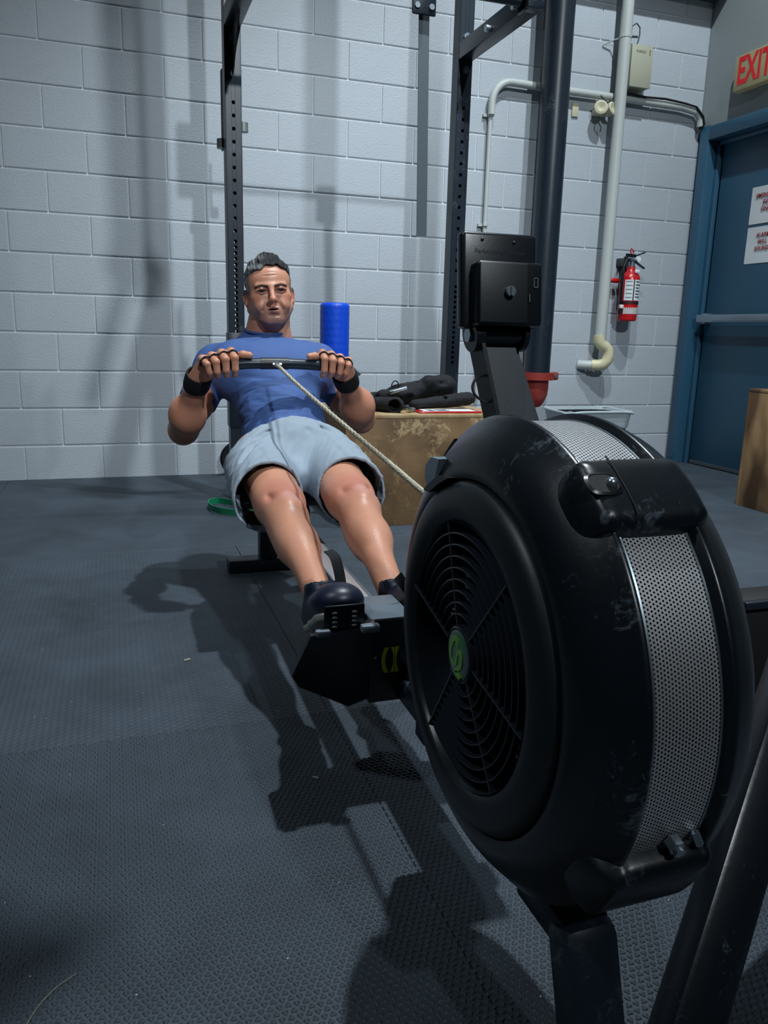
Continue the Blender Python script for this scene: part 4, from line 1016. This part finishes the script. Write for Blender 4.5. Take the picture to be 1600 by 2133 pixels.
# ---- head (local frame: x viewer right, -y face forward, z up), then placed
hd_lo, hd_hi = (-.11,-.145,-.20), (.11,.13,.14)
G = SDF(hd_lo, hd_hi, .0019)
G.ell((0,.014,.040), (.0745,.093,.079), k=0)
G.ell((0,-.024,.030), (.068,.062,.066), k=.02)                # forehead
G.ell((0,-.026,-.030), (.064,.056,.070), k=.02)               # mid face
for s_ in (-1, 1):
    G.cone((s_*.056,.010,-.052), (s_*.030,-.052,-.094), .017, .017, k=.028)       # jaw line
    G.cone((s_*.060,.012,.0), (s_*.056,.012,-.055), .014, .016, k=.02)
    G.ell((s_*.043,-.060,-.022), (.020,.016,.018), k=.028)                      # cheekbone
    G.ell((s_*.036,-.064,-.055), (.020,.020,.022), k=.020)                      # cheek
G.cone((-.014,-.070,-.103), (.014,-.070,-.103), .0165, .0165, k=.022)             # chin
G.ell((0,-.062,-.078), (.034,.026,.024), k=.018)                                # muzzle
G.cone((-.042,-.071,.0175), (-.010,-.084,.0155), .0090, .0100, k=.012); G.cone((.042,-.071,.0175), (.010,-.084,.0155), .0090, .0100, k=.012)   # brow ridge
for s_ in (-1, 1):
    G.ell((s_*.0315,-.094,-.001), (.0175,.0150,.0105), k=.010, mode='sub')
    G.ell((s_*.0155,-.093,-.004), (.008,.010,.014), k=.008, mode='sub')
    G.ell((s_*.0315,-.0695,-.0015), (.0150,.0130,.0130), k=.003)                # eyeball volume
    G.cone((s_*.0165,-.0800,.0035), (s_*.0310,-.0850,.0062), .0040, .0046, k=.004); G.cone((s_*.0310,-.0850,.0062), (s_*.0480,-.0770,.0015), .0046, .0036, k=.003)   # upper lid
    G.cone((s_*.0175,-.0800,-.0050), (s_*.0320,-.0828,-.0092), .0024, .0028, k=.003); G.cone((s_*.0320,-.0828,-.0092), (s_*.0475,-.0755,-.0040), .0028, .0024, k=.003)  # lower lid
    pass
G.cone((0,-.086,.014), (0,-.1065,-.030), .0075, .0095, k=.011)                    # nose bridge
G.ell((0,-.1090,-.0345), (.0105,.0105,.0095), k=.007)
for s_ in (-1, 1):
    G.ell((s_*.0105,-.0985,-.0385), (.0068,.0100,.0075), k=.006)
    G.ell((s_*.0062,-.1045,-.0465), (.0042,.0050,.0040), k=.002, mode='sub')
    G.cone((s_*.019,-.091,-.041), (s_*.034,-.078,-.068), .0012, .0012, k=.010, mode='sub')   # nasolabial fold
G.cone((0,-.0930,-.049), (0,-.0915,-.056), .0022, .0022, k=.004, mode='sub')
for s_ in (-1, 1):
    G.cone((0,-.0905,-.0605), (s_*.027,-.0765,-.0665), .0050, .0030, k=.004)      # upper lip
    G.cone((0,-.0885,-.0745), (s_*.025,-.0765,-.0700), .0056, .0030, k=.004)      # lower lip
G.cone((-.017,-.0905,-.0668), (.017,-.0905,-.0668), .0022, .0022, k=.001, mode='sub')
G.ell((0,-.0905,-.0672), (.0165,.0130,.0024), k=.0015, mode='sub')
G.cone((-.012,-.085,-.086), (.012,-.085,-.086), .0022, .0022, k=.010, mode='sub')
for s_ in (-1, 1):
    R_ = rotm('Z', s_*-22) @ rotm('X', -10)
    G.ell((s_*.0790,.014,-.012), (.0058,.0175,.0300), R_, k=.006)
    G.ell((s_*.0835,.009,-.008), (.0045,.0110,.0190), R_, k=.003, mode='sub')
    G.ell((s_*.0765,.004,-.036), (.0060,.0080,.0100), R_, k=.005)
G.cone((0,.020,-.060), (.004,.050,-.185), .0560, .0640, k=.030)                   # neck
for s_ in (-1, 1): G.cone((s_*.052,.030,-.05), (s_*.018,.005,-.185), .013, .015, k=.02)

for z_ in (.052, .063): G.cone((-.030,-.0835+.02*(z_-.05)*10*.5,z_), (.030,-.0835+.02*(z_-.05)*10*.5,z_), .0008, .0008, k=.005, mode='sub')
hp_, hf_ = G.mesh(); hp_ = smooth_mesh(hp_, hf_, 1, .4)
HC = np.array((.5005,2.690,.963)); HRm = rotm('Y', -5.5) @ rotm('Z', -5) @ rotm('X', -4)
HS = np.array((.985,.97,.895))
def toworld(P): return (P*HS) @ HRm.T+HC
def headcol(P):
    C = np.tile(np.array(lin(SK)), (len(P), 1))
    C *= (1+.05*vnoise(P, 90, 1)[:, None]); x, y, z = P.T
    red = near(P, (0,-.105,-.032), (.020,.02,.018))*.30
    for s_ in (-1, 1): red = np.maximum(red, near(P, (s_*.046,-.07,-.025), (.022,.03,.020))*.28); red = np.maximum(red, near(P, (s_*.082,.012,-.012), (.012,.02,.03))*.6)
    C = mixc(C, (184,98,82), red)
    st = np.clip((-.048-z)/.02, 0, 1)*np.clip((.02-y)/.03, 0, 1)*np.clip((z+.135)/.02, 0, 1)*.42; C = mixc(C, (112,96,96), st)
    for s_ in (-1, 1):
        d, t_ = seg_d(P, (s_*.012,-.091,.0135), (s_*.034,-.087,.0190)); d2, _ = seg_d(P, (s_*.034,-.087,.0190), (s_*.051,-.074,.0130))
        C = mixc(C, (44,36,36), np.clip((.0064-np.minimum(d, d2*1.15))/.0028, 0, 1)*.92)
        C = mixc(C, (122,76,68), near(P, (s_*.0300,-.082,.001), (.020,.012,.012))*.6)  # naturally darker skin plus deep-set eye shadow painted into the colour
        e = np.linalg.norm(P-np.array((s_*.0315,-.0695,-.0015)), axis=1); ey = near(P, (s_*.0320,-.083,-.0012), (.0135,.010,.0042))
        C = mixc(C, (92,80,78), (ey > .72)*.9); ir = np.hypot(x-s_*.0315-.001, z+.0015); C = mixc(C, (24,16,14), ((ir < .0072) & (y < -.06) & (ey > .55))*1.)  # eyeball darkened with socket shade in the colour, then the iris
        d, _ = seg_d(P, (s_*.0175,-.084,.0030), (s_*.0320,-.088,.0050)); d2, _ = seg_d(P, (s_*.0320,-.088,.0050), (s_*.047,-.079,.0005)); C = mixc(C, (50,32,30), np.clip((.0028-np.minimum(d, d2))/.0012, 0, 1)*.75)
        C = mixc(C, (40,20,18), near(P, (s_*.0062,-.1045,-.0462), (.0042,.006,.0040))*.9)
    lip = np.maximum(near(P, (0,-.088,-.0605), (.025,.013,.0042)), near(P, (0,-.086,-.0745), (.022,.013,.0055))); C = mixc(C, (150,92,94), lip*.7)
    C = mixc(C, (22,8,8), ((np.abs(z+.0670) < .0026) & (np.abs(x) < .0175) & (y < -.070) & (y > -.089))*1.)
    fade = np.clip((.070-np.abs(z-.045))/.03, 0, 1)*np.clip((y+.048)/.012, 0, 1)*np.clip((np.abs(x)-.048)/.01, 0, 1)*np.clip((z+.012)/.014, 0, 1); C = mixc(C, (84,76,74), fade*.9)
    bk = np.clip((y-.03)/.02, 0, 1)*np.clip((z+.055)/.02, 0, 1); C = mixc(C, (72,68,68), bk*.8)
    for zz in (.050, .064): C = mixc(C, (160,98,80), np.clip((.0025-np.abs(z-zz))/.002, 0, 1)*(np.abs(x) < .03)*.35*(y < 0))
    return C
head_pf = (toworld(hp_), hf_); hcol = headcol(hp_)
def skincol(P):
    C = np.tile(np.array(lin(SK)), (len(P), 1)); C *= (1+.06*vnoise(P, 34, 3)[:, None]+.035*vnoise(P, 120, 4)[:, None])
    for K in (Kl, Kr):
        C = mixc(C, (178,104,92), near(P, np.array(K)+[0,.02,.03], (.055,.075,.055))*.55)
        C = mixc(C, (206,160,150), near(P, np.array(K)+[.006,-.03,.05], (.020,.030,.014))*.45)
    C = mixc(C, (176,110,92), near(P, (.45,1.66,.35), (.05,.05,.05))*.25)
    for E_ in (El, Er): C = mixc(C, (166,96,84), near(P, np.array(E_)+[0,.02,-.02], (.045,.045,.045))*.55)
    a = np.clip((P[:,1]-2.36)/.05, 0, 1)*.25; C = mixc(C, (170,104,84), a)
    return C
def handcol(H):
    def f(P):
        C = skincol(P); _, mc_, pi_, di_, ti_, t3 = H
        for k in range(4):
            C = mixc(C, (186,104,90), near(P, pi_[k], (.010,.010,.009))*.6); C = mixc(C, (184,104,90), near(P, mc_[k]+np.array([0,0,.008]), (.010,.010,.008))*.5)
            C = mixc(C, (222,178,168), near(P, di_[k]*.35+ti_[k]*.65+np.array([0,-.009,-.002]), (.0062,.005,.0072))*.8)
        return C
    return f
PF = [body_pf, HL[0], HR[0], head_pf]
cols = np.concatenate([skincol(body_pf[0]), handcol(HL)(HL[0][0]), handcol(HR)(HR[0][0]), hcol])
bd = mk('body', PF, m_skin, man, lambda P: cols)
# eyes' wet spheres
for s_ in (-1, 1):
    c = toworld(np.array([[s_*.0315,-.0705,-.0015]]))[0]
# ---- hair
G = SDF(hd_lo, (.11,.13,.17), .0021)
G.ell((0,.019,.043), (.0772,.0935,.0810), k=0)
G.cone((-.046,-.030,.096), (.010,-.052,.108), .017, .019, k=.02)
G.cone((-.020,-.054,.112), (.022,-.050,.112), .016, .014, k=.012); G.cone((.020,-.052,.106), (.050,-.034,.086), .014, .012, k=.015)
G.ell((-.006,-.046,.124), (.022,.018,.014), k=.014); G.ell((0,-.008,.074), (.0735,.072,.040), k=.012); G.ell((.0,.0,.098), (.055,.060,.026), k=.02)
def cut(p, n): G.plane(p, n, hd_lo, (.11,.13,.17), k=.006)
G.op(lambda X, Y, Z: np.maximum(np.maximum(Y+.044+0*Z, Z-.090+7.*np.abs(X-.010)**2+.004*np.sin(X*170)), -9.), hd_lo, (.11,.13,.17), .004, 'sub', 0)   # clear the face
G.op(lambda X, Y, Z: np.maximum(Z-.030+Y*.6, -9+0*X), hd_lo, (.11,.13,.17), .004, 'sub', 0)                          # below the sides
hp2, hf2 = G.mesh(); hp2 = hp2+np.stack([.0024*vnoise(hp2*np.array([2.2,.6,1]), 120, 5), .0024*vnoise(hp2*np.array([2.2,.6,1]), 120, 6), .0040*vnoise(hp2*np.array([2.4,.5,1]), 110, 7)], 1); hp2 = smooth_mesh(hp2, hf2, 1, .35)
def haircol(P):
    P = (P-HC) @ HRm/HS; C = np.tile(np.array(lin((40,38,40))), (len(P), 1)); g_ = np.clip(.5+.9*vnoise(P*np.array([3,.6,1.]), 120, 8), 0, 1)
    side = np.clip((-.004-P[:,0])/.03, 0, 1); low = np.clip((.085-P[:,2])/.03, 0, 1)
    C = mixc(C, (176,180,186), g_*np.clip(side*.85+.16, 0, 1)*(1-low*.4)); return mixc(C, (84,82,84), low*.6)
mk('hair', [(toworld(hp2), hf2)], m_hair, man, haircol)
# ---- shirt
T = SDF((.15,2.18,.40), (.84,2.92,.90), .0042)
T.cone((.495,2.36,.50), chest, .128, .133, k=.0, flat=(0,-.68,.73), fs=.86)
T.cone((.395,2.625,.712), (.595,2.615,.712), .108, .108, k=.05, flat=(0,-.6,.8), fs=.92)
T.cone((.43,2.56,.725), (.55,2.555,.725), .052, .052, k=.05)
T.cone(SHl, SHr, .056, .056, k=.05)
for q_, Sh in ((-1, SHl), (1, SHr)): T.cone((.492+q_*.035,2.735,.800), np.array(Sh)+[-q_*.02,.01,.004], .040, .048, k=.03)
for (Sh, E_) in ((SHl, El), (SHr, Er)):
    Sh = np.array(Sh); E_ = np.array(E_); d = E_-Sh; T.ell(Sh+[0,-.002,.0], (.070,.070,.058), k=.03); T.cone(Sh, Sh+d*.62, .064, .062, k=.02)
T.cone(np.array(NK), (.492,2.715,.842), .074, .066, k=.03)
for (Sh, E_) in ((SHl, El), (SHr, Er)):            # sleeve openings
    Sh = np.array(Sh); E_ = np.array(E_); d = E_-Sh; e = Sh+d*.60; u = d/np.linalg.norm(d)
    T.op(lambda X, Y, Z: np.maximum(-((X-e[0])*u[0]+(Y-e[1])*u[1]+(Z-e[2])*u[2]), np.sqrt((X-E_[0])**2+(Y-E_[1])**2+(Z-E_[2])**2)-.17), (E_-.2), (E_+.2), .004, 'sub', 0)
    T.cone(Sh+d*.50, Sh+d*.9, .054, .056, k=.002, mode='sub')
T.op(lambda X, Y, Z: np.maximum((Y-2.365)*.60+(Z-.490)*.80+3.4*(X-.495)**2, -9.), (.15,2.18,.40), (.84,2.92,.90), .004, 'sub', 0)
nku = np.array((.006,-.10,.99)); nkp = np.array((.491,2.712,.838))
T.op(lambda X, Y, Z: np.maximum(-((X-nkp[0])*nku[0]+(Y-nkp[1])*nku[1]*1.6+(Z-nkp[2])*nku[2]), np.sqrt((X-nkp[0])**2+(Y-nkp[1])**2+(Z-nkp[2])**2)-.12), nkp-.13, nkp+.13, .003, 'sub', 0)
T.cone(np.array(NK)+[0,-.004,.01], (.492,2.69,.90), .0635, .060, k=.002, mode='sub')
# folds
def folds(S_, lst):
    for a, b_, r, dep in lst: S_.cone(a, b_, r, r*.6, k=.016, mode='sub' if dep > 0 else 'add')
folds(T, [((.40,2.36,.640),(.52,2.33,.612),.007,1), ((.58,2.36,.645),(.47,2.31,.600),.006,1), ((.38,2.42,.650),(.44,2.35,.625),.006,1), ((.62,2.43,.66),(.56,2.37,.635),.006,1),
          ((.36,2.50,.70),(.46,2.44,.700),.005,1), ((.64,2.50,.71),(.55,2.44,.705),.005,1)])
tp_, tf_ = T.mesh(); tp_ = smooth_mesh(tp_, tf_, 2)
wr_ = np.clip((2.56-tp_[:,1])/.2, .2, 1); q_ = tp_ @ np.array([[.75,.2,.1],[.3,.8,.2],[.2,.5,1.]])
rd = 1-np.abs(vnoise(q_*np.array([.8,1.7,1.5]), 42, 11)*2); nn_ = tp_-(np.array((.49,2.5,.58))); nn_ /= np.linalg.norm(nn_, axis=1)[:, None]
rd2 = 1-np.abs(vnoise(q_*np.array([.7,1.9,1.7]), 80, 13)*2); tp_ = tp_+nn_*(wr_*(.0052*rd+.0024*rd2))[:, None]
def shirtcol(P):
    C = np.tile(np.array(lin((62,92,150))), (len(P), 1)); C *= 1+.04*vnoise(P, 30, 12)[:, None]
    return C
mk('t_shirt', [(tp_, tf_)], m_shirt, man, shirtcol)
cr_ = [nkp+np.array([.066*math.cos(a), .070*math.sin(a)+.004, .0015+.010*math.sin(a)*1.0]) for a in [2*math.pi*k/40 for k in range(40)]]
obj('collar', MB().tube(cr_, .0055, 8, closed=True), m_shirt2 if 'm_shirt2' in globals() else mat('collar_blue', (48,74,132), .75), man)
# ---- shorts
T = SDF((.22,1.93,.30), (.78,2.56,.66), .0038)
T.ell(pel+[0,.0,.0], (.158,.120,.112), k=.0)
T.cone((.43,2.33,.485), (.56,2.33,.485), .108, .108, k=.04)
T.cone((.495,2.36,.50), chest, .136, .140, k=.02, flat=(0,-.68,.73), fs=.88)
for (H, K, sg) in ((Hl, Kl, -1), (Hr, Kr, 1)):
    H = np.array(H); K = np.array(K); d = K-H; T.cone(H+[sg*.012,0,-.004], H+d*.80+[sg*.020,0,-.006], .097, .093, k=.03)
T.cone((.495,2.30,.475), (.495,2.20,.44), .07, .035, k=.05)
for (H, K, sg) in ((Hl, Kl, -1), (Hr, Kr, 1)):
    H = np.array(H); K = np.array(K); d = K-H; e = H+d*.70; u = d/np.linalg.norm(d)+np.array([-sg*.10,0,.22])
    lo = e-.2; hi = e+.2; mid = .4925
    T.op(lambda X, Y, Z: np.maximum(-((X-e[0])*u[0]+(Y-e[1])*u[1]+(Z-e[2])*u[2]), -(X-mid)*sg), lo, hi, .003, 'sub', 0)
    T.cone(H+d*.50+[sg*.018,0,-.006], H+d*1.1+[sg*.020,0,-.010], .081, .0935, k=.002, mode='sub')
wn_ = np.array((0,.60,.80)); wp_ = np.array((.495,2.375,.534))
T.op(lambda X, Y, Z: -((Y-wp_[1])*wn_[1]+(Z-wp_[2])*wn_[2]+2.6*(X-.495)**2), (.22,1.93,.30), (.78,2.56,.66), .004, 'sub', 0)
T.plane((.5,2.3,.369), (0,0,-1), (.22,2.15,.30), (.78,2.56,.66), k=.01)
folds(T, [((.455,2.10,.520),(.480,2.22,.548),.006,1), ((.535,2.10,.522),(.512,2.22,.550),.006,1), ((.37,2.14,.535),(.46,2.24,.560),.0045,1), ((.63,2.13,.540),(.53,2.25,.562),.0045,1),
          ((.34,2.20,.53),(.44,2.28,.565),.004,1), ((.66,2.19,.54),(.55,2.29,.568),.004,1), ((.32,2.12,.50),(.38,2.20,.54),.004,1), ((.41,2.10,.528),(.465,2.19,.545),.004,1), ((.59,2.10,.53),(.53,2.19,.548),.004,1)])
sp_, sf_ = T.mesh(); sp_ = smooth_mesh(sp_, sf_, 2)
rd = (1-np.abs(vnoise(sp_*np.array([1.0,1.5,1.2]), 34, 21)*2))*.8+(1-np.abs(vnoise(sp_*np.array([1.6,.9,1.2]), 70, 23)*2))*.5; nn_ = sp_-np.array((.49,2.3,.42)); nn_[:,1] *= .2; nn_ /= np.linalg.norm(nn_, axis=1)[:, None]
sp_ = sp_+nn_*(.0042*rd)[:, None]
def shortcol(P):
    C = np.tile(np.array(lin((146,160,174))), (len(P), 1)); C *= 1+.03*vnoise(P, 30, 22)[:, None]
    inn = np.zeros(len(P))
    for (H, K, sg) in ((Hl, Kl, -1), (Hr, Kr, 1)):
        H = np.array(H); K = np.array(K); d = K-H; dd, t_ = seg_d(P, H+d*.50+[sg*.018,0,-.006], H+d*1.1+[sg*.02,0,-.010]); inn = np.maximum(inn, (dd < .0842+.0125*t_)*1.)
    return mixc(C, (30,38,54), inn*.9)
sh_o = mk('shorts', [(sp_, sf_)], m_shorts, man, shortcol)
ok_, q_, n_, _ = sh_o.closest_point_on_mesh(V((.315, 2.09, .435))-base(man)); q_ = q_+base(man)
obj('cloth_mark', MB().tube([q_+n_*.001+V(d_) for d_ in ((-.004,.004,.014),(-.001,.002,.006),(.003,0,.003),(.005,-.002,-.004),(.004,-.002,-.009))], [.0012,.0022,.003,.003,.001], 6), m_cloth, sh_o)
# ---- wrist wraps, hand straps, watch
def ring(name, c, ax, r, w_, m_, par, flat=.82, th=.004, bulge=.0):
    ax = V(ax).normalized(); t0 = X3-ax*ax.dot(X3); t0.normalize(); t1 = ax.cross(t0); g = MB(); vs = []; fs = []; n = 40; pr_ = [(-w_/2,r),(-w_/2,r+th),(-w_/4,r+th+bulge),(w_/4,r+th+bulge),(w_/2,r+th),(w_/2,r)]
    for k in range(n):
        a = 2*math.pi*k/n
        for h, rr in pr_: vs.append(V(c)+ax*h+t0*math.cos(a)*rr+t1*math.sin(a)*rr*flat)
    for k in range(n):
        for q in range(6): fs.append((k*6+q, k*6+(q+1) % 6, ((k+1) % n)*6+(q+1) % 6, ((k+1) % n)*6+q))
    return obj(name, g.add(vs, fs), m_, par, smooth=50)
for (E_, W_, H_, sg) in ((El, Wl, HL, -1), (Er, Wr, HR, 1)):
    E_ = V(E_); W_ = V(W_); ax = (W_-E_).normalized(); m0 = np.mean(H_[1], 0)
    ring('wrist_wrap', W_-ax*.008, ax, .0335, .056, m_cloth, man, .94, .0045, .002)
    if sg > 0:
        wt = ring('watch', W_-ax*.020, ax, .0355, .022, m_plastic, man, .95, .003)
        cc = W_-ax*.020+V((.026,.0,.028)); obj('watch_face', MB().tube([cc, cc+V((.55,-.25,.8)).normalized()*.010], .019, 24), m_bolt, wt)
    mcs, pis = H_[1], H_[2]; pts = []
    for k in range(4):
        p = V(mcs[k])*.55+V(pis[k])*.45; up = V((0,-.45,.89)); pts.append(p+up*.0135)
        if k < 3: q = (V(mcs[k])*.5+V(pis[k])*.5+V(mcs[k+1])*.5+V(pis[k+1])*.5)/2; pts.append(q+up*.0095)
    p0 = V(mcs[0])*.5+V(pis[0])*.5; e0 = p0+V((-sg*.012,-.002,.004)); e1 = V(mcs[3])*.5+V(pis[3])*.5+V((sg*.011,-.002,.0))
    obj('hand_strap', MB().tube(smooth_path([e0+V((0,.006,-.012)), e0]+pts+[e1, e1+V((0,.008,-.012))], 4), .0034, 8), m_cloth, man)
# ---- shoes
for (A_, sg) in ((Al, -1), (Ar, 1)):
    A_ = np.array(A_); lo = A_-[.09,.30,.12]; hi = A_+[.09,.08,.14]; Sg = SDF(lo, hi, .0028)
    he = A_+[0,.020,-.062]; to = np.array((A_[0]-.020 if sg < 0 else A_[0]+.012, 1.298, .350)); d = to-he; n_ = np.cross(d, [1,0,0]); n_ /= np.linalg.norm(n_); n_ *= np.sign(n_[2])
    Sg.cone(he+n_*.028, he+d*.45+n_*.034, .034, .036, k=0, flat=(1,0,0), fs=1.0)
    Sg.cone(he+d*.40+n_*.032, he+d*.80+n_*.030, .038, .045, k=.02, flat=n_, fs=.75)
    Sg.ell(he+d*.86+n_*.028, (.047,.046,.034), np.stack([[1,0,0], d/np.linalg.norm(d), n_], 1), k=.018)
    Sg.cone(he+[0,-.005,.03], A_+[0,.012,.028], .036, .036, k=.02)
    Sg.cone(A_+[0,.010,.010], A_+[0,.03,.08], .030, .034, k=.003, mode='sub')
    Sg.op(lambda X, Y, Z: (X-he[0])*n_[0]+(Y-he[1])*n_[1]+(Z-he[2])*n_[2]-.006, lo, hi, .003, 'sub', 0)
    pf = Sg.mesh(); pf = (smooth_mesh(*pf, it=2), pf[1]); sh = mk('shoe', [pf], m_shoe, man)
    S2 = SDF(lo, hi, .0028)
    S2.cone(he+n_*.010, he+d*.45+n_*.010, .036, .036, k=0); S2.cone(he+d*.4+n_*.010, he+d*.85+n_*.010, .038, .048, k=.02)
    S2.op(lambda X, Y, Z: np.abs((X-he[0])*n_[0]+(Y-he[1])*n_[1]+(Z-he[2])*n_[2]-.001)-.0075, lo, hi, .003, 'int', 0)
    pf = S2.mesh(); pf = (smooth_mesh(*pf, it=1), pf[1]); mk('sole', [pf], m_sole, sh)
    lc = MB()
    for k in range(4):
        c = he+d*(.46+.075*k)+n_*.0665-n_*.003*k; lc.tube([c+[-.020,0,-.004], c+[0,0,.004], c+[.020,0,-.004]], .0026, 6)
    obj('laces', lc, m_shoe, sh)
    obj('sock', MB().lathe([(-.02,.030),(.0,.033),(.012,.034),(.014,.031)], A_+[0,.014,.020], (0,.42,.9), n=24), m_sole, sh)
# ---- jacket (soft heap)
G = SDF((.88,3.27,.49), (1.66,3.80,.72), .0052)
rs = np.random.RandomState(5)
for a, b_, r1, r2, f in [((.93,3.42,.515),(1.15,3.42,.520),.026,.034,.8), ((1.05,3.50,.525),(1.30,3.50,.56),.040,.055,.8), ((1.25,3.50,.57),(1.50,3.55,.60),.045,.06,.85), ((1.40,3.50,.62),(1.52,3.58,.60),.035,.045,.9),
                      ((1.30,3.40,.525),(1.58,3.46,.545),.030,.045,.7), ((1.12,3.40,.530),(1.18,3.33,.530),.034,.040,.85), ((1.16,3.45,.565),(1.28,3.44,.575),.030,.026,.8), ((1.0,3.48,.52),(.95,3.55,.515),.03,.025,.6),
                      ((1.45,3.62,.56),(1.60,3.56,.53),.05,.03,.8), ((1.22,3.56,.54),(1.40,3.62,.55),.05,.05,.8)]:
    G.cone(a, b_, r1, r2, k=.018, flat=(0,.2,.97), fs=f)
for i in range(46):
    a = np.array((rs.uniform(.95,1.58), rs.uniform(3.36,3.6), rs.uniform(.54,.66))); b_ = a+rs.normal(size=3)*[.09,.05,.05]; G.cone(a, b_, .006, .004, k=.016, mode='sub')
G.cone((1.165,3.29,.528), (1.175,3.35,.53), .030, .022, k=.004, mode='sub')        # sleeve mouth
G.op(lambda X, Y, Z: Z-.4985+0*X+0*Y, (.88,3.27,.48), (1.66,3.80,.51), 0, 'sub', 0)
pf = G.mesh(); P = smooth_mesh(*pf, it=1); P = P+np.array([0,0,1])*(.004*(1-2*np.abs(vnoise(P*np.array([1,1.6,2]), 55, 31))))[:, None]*np.clip((P[:, 2:3]-.505)/.02, 0, 1)
mk('fabric', [(P, pf[1])], m_cloth, jk)
obj('loop', MB().tube(smooth_path([(1.19,3.42,.60),(1.195,3.42,.622),(1.21,3.42,.632),(1.222,3.42,.622),(1.225,3.42,.60)]), .0028, 6), m_cloth, jk)
obj('reflective_tab', MB().box((1.215,3.395,.592), (.085,.012,.016), Matrix.Rotation(math.radians(-14), 3, 'Y') @ Matrix.Rotation(math.radians(25), 3, 'X'), bev=.003), m_bolt, jk)

# ------------------------------------------------------------------ lamps' fixtures (out of view; the last one is an added fill)
for i, (nm, lo, ta, pw, sz, bl, ra) in enumerate(LAMPS):
    t = thing('high_bay_or_fill_lamp', (lo[0], lo[1], lo[2]+.05), ['ceiling lamp with a round reflector above the rowing machine', 'ceiling lamp with a round reflector far behind the camera', 'ceiling lamp with a round reflector nearest the blue door', 'unseen added fill lamp with a round reflector left of the camera'][i], 'lamp', 'ceiling lamps with round reflectors')
    d = (V(ta)-V(lo)).normalized(); o = V(lo)-d*.12
    obj('reflector', MB().lathe([(0,.06),(.06,.16),(.10,.20),(.105,.20),(.062,.155),(0,.055),(0,.06)], o, d, n=28), m_alu, t)
    obj('bulb', MB().ball(V(lo)-d*.09, .03, 12), mat('lamp_glow', (240,245,255), .5, emit=((235,245,255), 12)), t)
    obj('cord', MB().tube([o, (o.x, o.y, 5.52)], .008, 8), m_dark, t)
# unseen rope added above the rower to cast a soft shadow on the left wall
t = thing('shadow_rope', (.52, 1.55, 2.55), 'unseen thick rope above the rowing machine, added to cast a wall shadow', 'rope')
m_rope = mat('rope_fibre', (140,120,88), .9, bump=.8, bscale=120)
RO = V((.08, 0, .38))
obj('rope', MB().tube([V(p)+V((.08,0,0)) for p in [(.45,1.55,5.5),(.45,1.55,4.0),(.45,1.55,2.70),(.452,1.55,2.6)]], [.06,.06,.06,.065], 14), m_rope, t)
obj('knot', MB().ball(V((.452,1.55,2.19))+RO, (.085,.085,.075), 16), m_rope, t)
obj('tail', MB().tube(smooth_path([V(p)+RO for p in [(.45,1.55,2.17),(.40,1.55,2.05),(.36,1.55,1.92),(.33,1.55,1.82),(.30,1.55,1.72)]]), .032, 10), m_rope, t)
obj('tail', MB().tube(smooth_path([V(p)+RO for p in [(.46,1.55,2.16),(.50,1.55,2.08),(.54,1.55,2.12),(.545,1.55,2.2)]]), .02, 10), m_rope, t)
